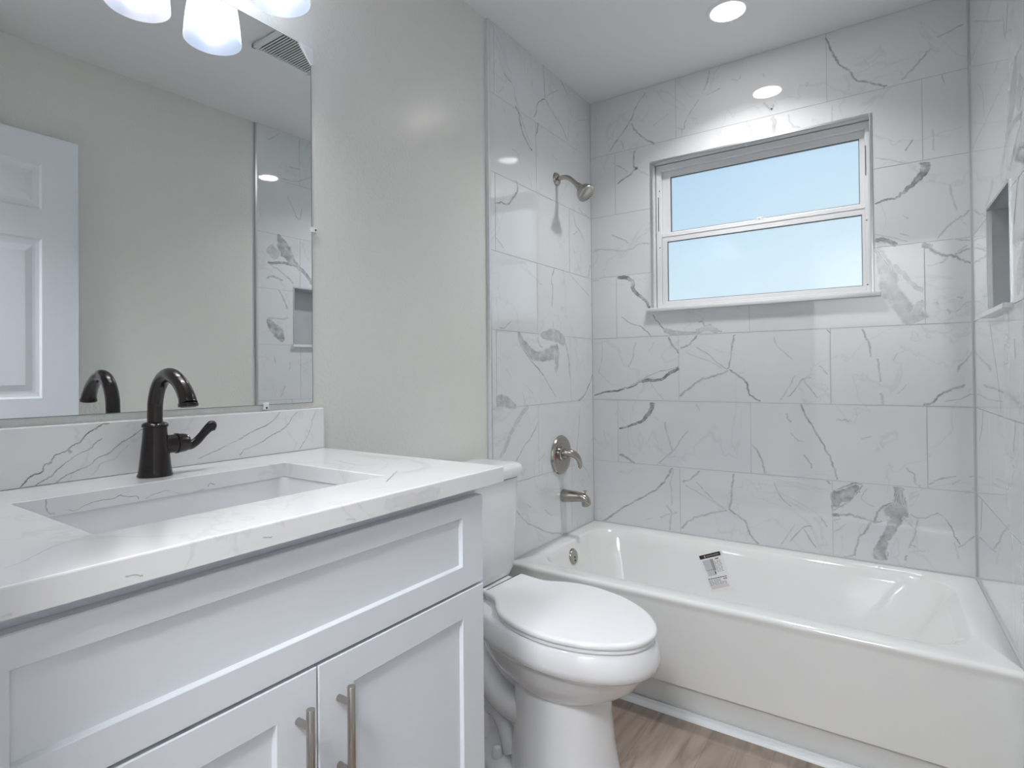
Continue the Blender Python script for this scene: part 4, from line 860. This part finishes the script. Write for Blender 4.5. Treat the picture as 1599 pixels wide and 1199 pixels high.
# moulded trapway
def tube_n(pts, rad): b.tube([TL(*p) for p in crom(pts, 6)], rad, 24)
tube_n([(0.15, 0, 0.10), (0.06, 0, 0.19), (-0.03, 0, 0.27), (-0.11, 0, 0.25), (-0.15, 0, 0.15), (-0.15, 0, 0.03)], 0.084)
for sgn in (-1, 1):
    tube_n([(-0.06, sgn*0.070, 0.345), (-0.035, sgn*0.082, 0.29), (0.005, sgn*0.088, 0.235), (0.055, sgn*0.088, 0.19), (0.11, sgn*0.080, 0.165), (0.15, sgn*0.06, 0.155)], [0.03+0.014*min(1, i/12) for i in range(31)])
    tube_n([(-0.01, sgn*0.068, 0.19), (0.0, sgn*0.080, 0.12), (0.005, sgn*0.085, 0.07), (0.01, sgn*0.088, 0.03)], 0.018)
    tube_n([(0.12, sgn*0.085, 0.03), (0.09, sgn*0.08, 0.085), (0.04, sgn*0.072, 0.115), (-0.03, sgn*0.068, 0.10), (-0.09, sgn*0.06, 0.05)], 0.028)
b.loft([[TL(x, y, z) for x, y, _ in rrect(a, c, -h, h, 0.05, 6)] for (a, c, h, z) in ((-0.17, 0.12, 0.07, 0.18), (-0.19, 0.12, 0.09, 0.28), (-0.215, 0.12, 0.110, 0.37), (-0.22, 0.12, 0.112, 0.425), (-0.215, 0.12, 0.108, 0.432))], 0, True, True)
bowl = sub_build(b, 'bowl', [PORC], toi, 50)
for sgn in (-1, 1):
    b = B(); cc = TL(0.088, sgn*0.117, FZ+0.0365); b.lathe([(0.0165, -0.002), (0.0165, 0.004), (0.0145, 0.016), (0.0125, 0.024), (0.009, 0.028), (0.001, 0.029)], cc, (0, 0, 1), 28, 0, True, True); sub_build(b, 'bolt_cap', [PLAST], toi, 45)
prof = [(-0.034, 0.086), (-0.026, 0.095), (0.03, 0.101), (0.066, 0.107), (0.09, 0.122), (0.12, 0.146), (0.16, 0.168), (0.21, 0.181), (0.26, 0.184), (0.32, 0.180), (0.38, 0.163), (0.435, 0.136), (0.48, 0.099), (0.507, 0.064), (0.520, 0.033), (0.524, 0.0)]
pc = crom(prof, 5)
outl = [(s, h) for s, h in pc]+[(s+0.036*max(0, 1-max(0, s+0.034)/0.10), -h) for s, h in pc[::-1][1:]]
def oring(off, z, k=1.0):
    P = []; n = len(outl); cx = 0.26
    for i, (s, h) in enumerate(outl):
        a = outl[i-1]; c = outl[(i+1) % n]; dx, dy = c[0]-a[0], c[1]-a[1]; L = math.hypot(dx, dy) or 1
        P.append(TL(s+(dy/L)*off, h-(dx/L)*off, z))
    return P
b = B(); b.loft([oring(0.010, 0.4375), oring(0.006, 0.4385), oring(0.005, 0.445), oring(0.007, 0.449), oring(0.012, 0.4495)], 0, True, True); sub_build(b, 'seat', [PLAST], toi, 45)
b = B(); b.loft([oring(0.008, 0.4505), oring(0.001, 0.4515), oring(0.0, 0.454), oring(0.0, 0.459), oring(0.0025, 0.4625), oring(0.007, 0.4645), oring(0.013, 0.4655)], 0, True, True); sub_build(b, 'seat_lid', [PLAST], toi, 45)
for sgn in (-1, 1):
    b = B(); b.tube([TL(-0.012, sgn*0.075-0.028, 0.449), TL(-0.012, sgn*0.075+0.028, 0.449)], 0.010, 18); sub_build(b, 'hinge', [PLAST], toi, 45)
def tk(x0, x1, h, z, r=0.045): return [(x, y, z) for x, y, _ in rrect(x0, x1, -1.19-h, -1.19+h, r, 8)]
b = B(); b.loft([tk(0.035, 0.185, 0.150, 0.432, 0.04), tk(0.028, 0.193, 0.162, 0.438), tk(0.024, 0.199, 0.170, 0.46), tk(0.016, 0.212, 0.182, 0.763)], 0, True, True); sub_build(b, 'tank', [PORC], toi, 50)
b = B(); b.loft([tk(0.03, 0.198, 0.168, 0.7632), tk(0.03, 0.198, 0.168, 0.769), tk(0.014, 0.216, 0.185, 0.769), tk(0.012, 0.222, 0.191, 0.770), tk(0.010, 0.225, 0.194, 0.774), tk(0.010, 0.225, 0.194, 0.798), tk(0.012, 0.222, 0.191, 0.806), tk(0.018, 0.214, 0.184, 0.811), tk(0.03, 0.20, 0.17, 0.8135, 0.04), tk(0.06, 0.17, 0.14, 0.8145, 0.03)], 0, True, True); sub_build(b, 'tank_lid', [PORC], toi, 50)

# ================================================================== VANITY
cab = thing('vanity_cabinet', (0.29, -2.17, FZ), 'white shaker vanity cabinet with one false drawer and two doors', 'cabinet')
CY0, CY1 = -2.588, -1.7485; CXF = 0.566; CYM = -2.1605
b = B(); cx0 = XL+0.014
b.box(cx0, CXF, CY0, CY0+0.018, 0.085, 0.8915); b.box(cx0, CXF, CY1-0.018, CY1, 0.085, 0.8915); b.box(cx0, CXF, CY0+0.018, CY1-0.018, 0.085, 0.103); b.box(cx0, cx0+0.006, CY0+0.018, CY1-0.018, 0.103, 0.8915)
b.box(CXF-0.02, CXF, CY0+0.018, CY1-0.018, 0.855, 0.8915); b.box(CXF-0.02, CXF, CY0+0.018, CY1-0.018, 0.103, 0.125); b.box(CXF-0.02, CXF, CY0+0.018, CY1-0.018, 0.67, 0.72); b.box(CXF-0.02, CXF-0.002, CYM-0.02, CYM+0.02, 0.125, 0.67)
b.box(cx0, CXF-0.06, CY0+0.003, CY0+0.018, FZ, 0.085); b.box(cx0, CXF-0.06, CY1-0.018, CY1-0.003, FZ, 0.085); b.box(CXF-0.075, CXF-0.06, CY0+0.018, CY1-0.018, FZ, 0.085)
sub_build(b, 'carcass', [CAB], cab)
def shaker(b, y0, y1, z0, z1, st_, rt, rb, x=CXF+0.0015, th=0.019, rec=0.0075):
    def R(a, c, d, e, xx): return [(xx, a, d), (xx, c, d), (xx, c, e), (xx, a, e)]
    e = 0.0015
    b.loft([R(y0, y1, z0, z1, x), R(y0, y1, z0, z1, x+th-e), R(y0+e, y1-e, z0+e, z1-e, x+th), R(y0+st_-0.001, y1-st_+0.001, z0+rb-0.001, z1-rt+0.001, x+th), R(y0+st_, y1-st_, z0+rb, z1-rt, x+th-0.001), R(y0+st_+0.0025, y1-st_-0.0025, z0+rb+0.0025, z1-rt-0.0025, x+th-rec)], 0, True, True)
b = B(); shaker(b, CY0, CY1, 0.6965, 0.872, 0.068, 0.036, 0.045); sub_build(b, 'false_drawer', [CAB], cab)
CYM = -2.1605
def handle(parent, y):
    b = B(); x = CXF+0.0205
    b.lathe([(0.0058, -0.077), (0.0062, -0.0765), (0.0062, 0.0765), (0.0058, 0.077)], (x+0.0285, y, 0.577), (0, 0, 1), 24, 0, True, True)
    for z in (0.628, 0.526): b.lathe([(0.0052, 0), (0.0052, 0.029)], (x-0.0002, y, z), (1, 0, 0), 20, 0, True, True)
    h_ = sub_build(b, 'bar_handle', [NICK], parent, 40); h_['label'] = 'brushed nickel bar handle'
for (y0, y1, hy) in ((CYM+0.0012, CY1, -2.122), (CY0, CYM-0.0012, -2.195)):
    b = B(); shaker(b, y0, y1, 0.090, 0.6915, 0.068, 0.052, 0.06); d_ = sub_build(b, 'door', [CAB], cab); handle(d_, hy)

# countertop with the sink cut-out
SX0, SX1, SY0, SY1 = 0.157, 0.472, -2.405, -1.915
TX0, TX1, TY0, TY1, TB, TT = XL+0.001, 0.605, -2.614, -1.6985, 0.8925, 0.924
def ring4(x0, x1, y0, y1, z): return [(x0, y0, z), (x1, y0, z), (x1, y1, z), (x0, y1, z)]
b = B(); e = 0.0022
R_ = [ring4(TX0, TX1, TY0, TY1, TB), ring4(TX0, TX1, TY0, TY1, TT-e), ring4(TX0+e*.3, TX1-e*.3, TY0+e*.3, TY1-e*.3, TT-e*.3), ring4(TX0+e, TX1-e, TY0+e, TY1-e, TT),
      ring4(SX0-e*.7, SX1+e*.7, SY0-e*.7, SY1+e*.7, TT), ring4(SX0, SX1, SY0, SY1, TT-e*.7), ring4(SX0, SX1, SY0, SY1, TB)]
b.loft(R_+[R_[0]], 0, False, False)
add_veins(b, 'top', lambda u, v, d: (u, v, TT+d)); add_veins(b, 'cut', lambda u, v, d: (SX0+d, u, min(max(v, TB+0.001), TT-0.002))); add_veins(b, 'front', lambda u, v, d: (TX1+d, u, min(max(v, TB+0.0005), TT-0.0025)))
top = b.build('countertop', [QUARTZ], recalc=False)
tag(top, 'white quartz countertop with fine grey veins and a rectangular sink cut-out', 'countertop')
b = B(); b.box(XL+0.001, 0.020, TY0, -1.6965, TT+0.0003, 1.0312, 0, 0.0022); add_veins(b, 'splash', lambda u, v, d: (0.020+d, u, v), k_w=1.35)
bs = b.build('backsplash', [QUARTZ], recalc=False); tag(bs, 'low quartz backsplash with brown and grey veins under the mirror', 'backsplash')
# undermount basin
snk = thing('sink', (0.31, -2.16, 0.77), 'white rectangular undermount sink below the dark faucet', 'sink')
def sr(i_, r, z): return [(x, y, z) for x, y, _ in rrect(SX0-0.004+i_, SX1+0.004-i_, SY0-0.004+i_, SY1+0.004-i_, r, 6)]
b = B(); b.loft([sr(-0.018, 0.03, 0.8835), sr(-0.018, 0.03, 0.8918), sr(0, 0.022, 0.8918), sr(0.002, 0.022, 0.886), sr(0.010, 0.03, 0.80), sr(0.018, 0.035, 0.777), sr(0.035, 0.04, 0.763), sr(0.07, 0.04, 0.757), sr(0.12, 0.03, 0.754)], 0, False, True)
b.loft([sr(-0.018, 0.03, 0.8835), sr(-0.008, 0.03, 0.87), sr(0.0, 0.03, 0.79), sr(0.03, 0.04, 0.752), sr(0.12, 0.03, 0.746)], 0, False, True)
sub_build(b, 'basin', [PORC], snk, 50)
b = B(); b.lathe([(0.030, 0), (0.029, 0.003), (0.021, 0.003), (0.020, 0.005), (0.017, 0.0075), (0.001, 0.008)], (0.30, -2.16, 0.7538), (0, 0, 1), 32, 0, True, True); sub_build(b, 'drain', [BRZ], snk, 40)

# faucet
FX, FY = 0.088, -2.160
fa = thing('faucet', (FX, FY, TT), 'dark bronze single-handle gooseneck faucet standing on the countertop', 'faucet')
b = B(); b.lathe([(0.0315, 0.0003), (0.032, 0.002), (0.030, 0.006), (0.028, 0.020), (0.0255, 0.045), (0.0228, 0.070), (0.0215, 0.090), (0.0215, 0.0955), (0.0235, 0.097), (0.0235, 0.101), (0.020, 0.1045), (0.016, 0.106)], (FX, FY, TT), (0, 0, 1), 48, 0, True, True); sub_build(b, 'body', [BRZ], fa, 40)
P = crom([(FX, FY, TT+0.104), (FX, FY, TT+0.125), (FX+0.003, FY, TT+0.150), (FX+0.015, FY, TT+0.175), (FX+0.036, FY, TT+0.193), (FX+0.062, FY, TT+0.198), (FX+0.088, FY, TT+0.189), (FX+0.109, FY, TT+0.174), (FX+0.123, FY, TT+0.157), (FX+0.128, FY, TT+0.1455)], 6)
nP = len(P)
b = B(); b.tube(P, [0.0138+(0.0025*max(0, (i/(nP-1)-0.72)/0.28)**1.5) for i in range(nP)], 28, caps=True)
spt = sub_build(b, 'spout', [BRZ], fa, 50)
dn = Vector((0.12, 0, -1)).normalized()
b = B(); b.lathe([(0.0160, -0.001), (0.0172, 0.001), (0.0172, 0.005), (0.0165, 0.0062)], P[-1], dn, 28, 0, True, True); sub_build(b, 'spout_rim', [BRZ], spt, 40)
b = B(); b.lathe([(0.0125, 0), (0.0125, 0.0014)], Vector(P[-1])+dn*0.0062, dn, 24, 0, True, True); ae = sub_build(b, 'aerator', [NOZ], spt, 40)
b = B(); b.lathe([(0.0175, 0.010), (0.0185, 0.020), (0.0185, 0.0385), (0.0205, 0.0395), (0.0205, 0.0435), (0.0195, 0.0445), (0.0188, 0.056), (0.0165, 0.063), (0.010, 0.066)], (FX, FY, 0.9835), (0, 1, 0), 36, 0, True, True); hb = sub_build(b, 'valve_hub', [BRZ], fa, 40)
q = crom([(FX+0.002, FY+0.058, 0.9755), (FX+0.003, FY+0.069, 0.9775), (FX+0.004, FY+0.081, 0.985), (FX+0.004, FY+0.093, 0.997), (FX+0.004, FY+0.104, 1.008), (FX+0.004, FY+0.113, 1.0135), (FX+0.004, FY+0.119, 1.0145)], 5)
rr = [0.0080, 0.0092, 0.0088, 0.0084, 0.0095, 0.0118, 0.0085]
def rad_at(i, n): 
    t = i/(n-1)*(len(rr)-1); k = min(int(t), len(rr)-2); return rr[k]+(rr[k+1]-rr[k])*(t-k)
b = B(); b.tube(q, [rad_at(i, len(q)) for i in range(len(q))], 20); sub_build(b, 'lever', [BRZ], hb, 60)

# ================================================================== MIRROR AND VANITY LIGHT
MZ0, MZ1, MY0, MY1 = 1.0455, 2.005, -2.60, -1.7125
b = B(); x0, x1 = XL+0.0003, -0.007
V = [(x0, MY0, MZ0), (x0, MY1, MZ0), (x0, MY1, MZ1), (x0, MY0, MZ1), (x1, MY0, MZ0), (x1, MY1, MZ0), (x1, MY1, MZ1), (x1, MY0, MZ1)]
b.add(V, [(4, 5, 6, 7)], 0); b.add(V, [(0, 1, 2, 3), (0, 1, 5, 4), (1, 2, 6, 5), (2, 3, 7, 6), (3, 0, 4, 7)], 1)
fr = 0.0012
for P4 in (((MY1-fr, MZ0), (MY1, MZ0), (MY1, MZ1), (MY1-fr, MZ1)), ((MY0, MZ0), (MY1, MZ0), (MY1, MZ0+fr), (MY0, MZ0+fr)), ((MY0, MZ1-fr), (MY1, MZ1-fr), (MY1, MZ1), (MY0, MZ1))):
    quad(b, [(x1+0.0002, u, v) for u, v in P4], 1)
mir = b.build('mirror', [MIRR, MEDGE], recalc=False); tag(mir, 'large frameless wall mirror above the vanity backsplash', 'mirror')
b = B(); poly = [(MY1-0.042, MZ1+0.002), (MY1+0.006, MZ1+0.002), (MY1+0.006, MZ1-0.045), (MY1-0.001, MZ1-0.045)]
b.prism(poly, 'x', XL+0.0003, -0.003, 0, 0.0008, 1); k_ = sub_build(b, 'corner_clip', [CLEAR], mir); k_['label'] = 'white plastic corner clip'
b = B(); b.box(XL+0.0003, -0.0035, MY1+0.0002, MY1+0.016, 1.506, 1.520, 0, 0.002); b.box(-0.0068, -0.0035, MY1-0.004, MY1+0.002, 1.506, 1.520, 0, 0.0008); b.lathe([(0.0026, 0), (0.0026, 0.0008)], (-0.0035, MY1+0.0095, 1.513), (1, 0, 0), 12, 1, True, True); sub_build(b, 'side_clip', [CLEAR, DARK], mir)
b = B(); b.box(XL+0.0003, -0.0035, -1.861, -1.847, MZ0-0.0125, MZ0-0.0002, 0, 0.002); b.box(-0.0068, -0.0035, -1.861, -1.847, MZ0-0.002, MZ0+0.006, 0, 0.0008); b.lathe([(0.0026, 0), (0.0026, 0.0008)], (-0.0035, -1.854, MZ0-0.007), (1, 0, 0), 12, 1, True, True); sub_build(b, 'bottom_clip', [CLEAR, DARK], mir)

vl = thing('vanity_light', (XL, -2.09, 2.22), 'three-shade vanity light with white frosted glass above the mirror', 'wall light')
b = B(); b.box(XL+0.0005, 0.022, -2.36, -1.82, 2.175, 2.275, 0, 0.006, 3); sub_build(b, 'backplate', [NICK], vl, 35)
for k, y in enumerate((-1.908, -2.088, -2.268)):
    b = B(); b.tube(crom([(0.02, y, 2.22), (0.07, y, 2.225), (0.115, y, 2.215), (0.135, y, 2.185), (0.135, y, 2.150)], 5), 0.008, 16); sub_build(b, 'arm', [NICK], vl, 50)
    b = B(); b.lathe([(0.010, 0.045), (0.024, 0.040), (0.030, 0.026), (0.030, 0.0), (0.026, 0.0)], (0.135, y, 2.118), (0, 0, 1), 32, 0, True, True); sub_build(b, 'socket', [NICK], vl, 40)
    b = B(); b.lathe([(0.0685, 0), (0.0665, 0.03), (0.0625, 0.065), (0.0575, 0.098), (0.050, 0.122), (0.034, 0.134), (0.031, 0.134)], (0.135, y, 1.983), (0, 0, 1), 56, 0, False, False)
    s_ = sub_build(b, 'glass_shade', [SHADEW if k == 1 else SHADE], vl, 60)
    b = B(); b.lathe([(0.001, -0.036), (0.012, -0.034), (0.024, -0.024), (0.030, -0.008), (0.030, 0.004), (0.025, 0.022), (0.016, 0.038), (0.0135, 0.062)], (0.135, y, 2.068), (0, 0, 1), 32, 0, True, True); sub_build(b, 'bulb', [E_BULB], s_, 60)

# recessed downlight over the tub
dl = thing('recessed_light', (0.766, -0.392, CE), 'round recessed ceiling light glowing white over the bathtub', 'ceiling light')
b = B(); b.lathe([(0.062, -0.0045), (0.066, -0.006), (0.076, -0.004), (0.080, -0.0005), (0.080, 0.0)], (0.766, -0.392, CE), (0, 0, 1), 56, 0, False, False); sub_build(b, 'trim_ring', [WHITE], dl, 40)
b = B(); b.lathe([(0.001, -0.0035), (0.063, -0.0035)], (0.766, -0.392, CE), (0, 0, 1), 56, 0, True, False); sub_build(b, 'diffuser', [E_CAN], dl)
# exhaust fan grille seen in the mirror
ef = thing('exhaust_fan', (0.74, -1.19, CE), 'square white slotted exhaust fan grille on the ceiling, seen in the mirror', 'exhaust fan')
b = B(); b.box(0.608, 0.872, -1.322, -1.058, CE-0.003, CE-0.0005, 0)
b.box(0.60, 0.88, -1.33, -1.315, CE-0.018, CE-0.003, 1, 0.003); b.box(0.60, 0.88, -1.065, -1.05, CE-0.018, CE-0.003, 1, 0.003); b.box(0.60, 0.615, -1.33, -1.05, CE-0.018, CE-0.003, 1, 0.003); b.box(0.865, 0.88, -1.33, -1.05, CE-0.018, CE-0.003, 1, 0.003)
sub_build(b, 'housing', [DARK, WHITE], ef, 40)
b = B()
for k in range(20): b.box(0.615, 0.865, -1.312+k*0.01265, -1.312+k*0.01265+0.0056, CE-0.0145, CE-0.012, 0)
sub_build(b, 'slats', [WHITE], ef)
# added fill light, unseen in the hallway, brightens the room through the open door
hl = thing('hallway_fill', (1.1, -3.4, CE), 'added round fill light on the hallway ceiling, out of view outside the open door', 'ceiling light')
b = B(); b.lathe([(0.32, 0), (0.32, -0.02), (0.30, -0.03)], (1.1, -3.4, CE-0.0005), (0, 0, 1), 40, 0, True, True); sub_build(b, 'base', [WHITE], hl, 40)
b = B(); b.lathe([(0.295, -0.0305), (0.27, -0.06), (0.18, -0.08), (0.001, -0.09)], (1.1, -3.4, CE), (0, 0, 1), 40, 0, True, True); sub_build(b, 'diffuser', [E_HALL], hl, 40)

# the light the lamps themselves throw: a downward beam out of each bulb and out of the downlight
def beam(name, loc, watts, rad, cone, blend, col, parent):
    l = bpy.data.lights.new(name, 'SPOT'); l.energy = watts; l.shadow_soft_size = rad; l.spot_size = math.radians(cone); l.spot_blend = blend; l.color = col
    o = bpy.data.objects.new(name, l); COL.objects.link(o); o.location = loc; under(o, parent); return o
for y in (-1.908, -2.088, -2.268): beam('bulb_light', (0.135, y, 2.030), BULBW, 0.022, 138, 1.0, (0.95, 0.97, 1.0), vl)
l = bpy.data.lights.new('downlight_beam', 'AREA'); l.shape = 'DISK'; l.size = 0.122; l.energy = CANW; l.spread = math.radians(125); l.color = (1.0, 0.98, 0.97)
o = bpy.data.objects.new('downlight_beam', l); COL.objects.link(o); o.location = (0.766, -0.392, CE-0.0065); under(o, dl)
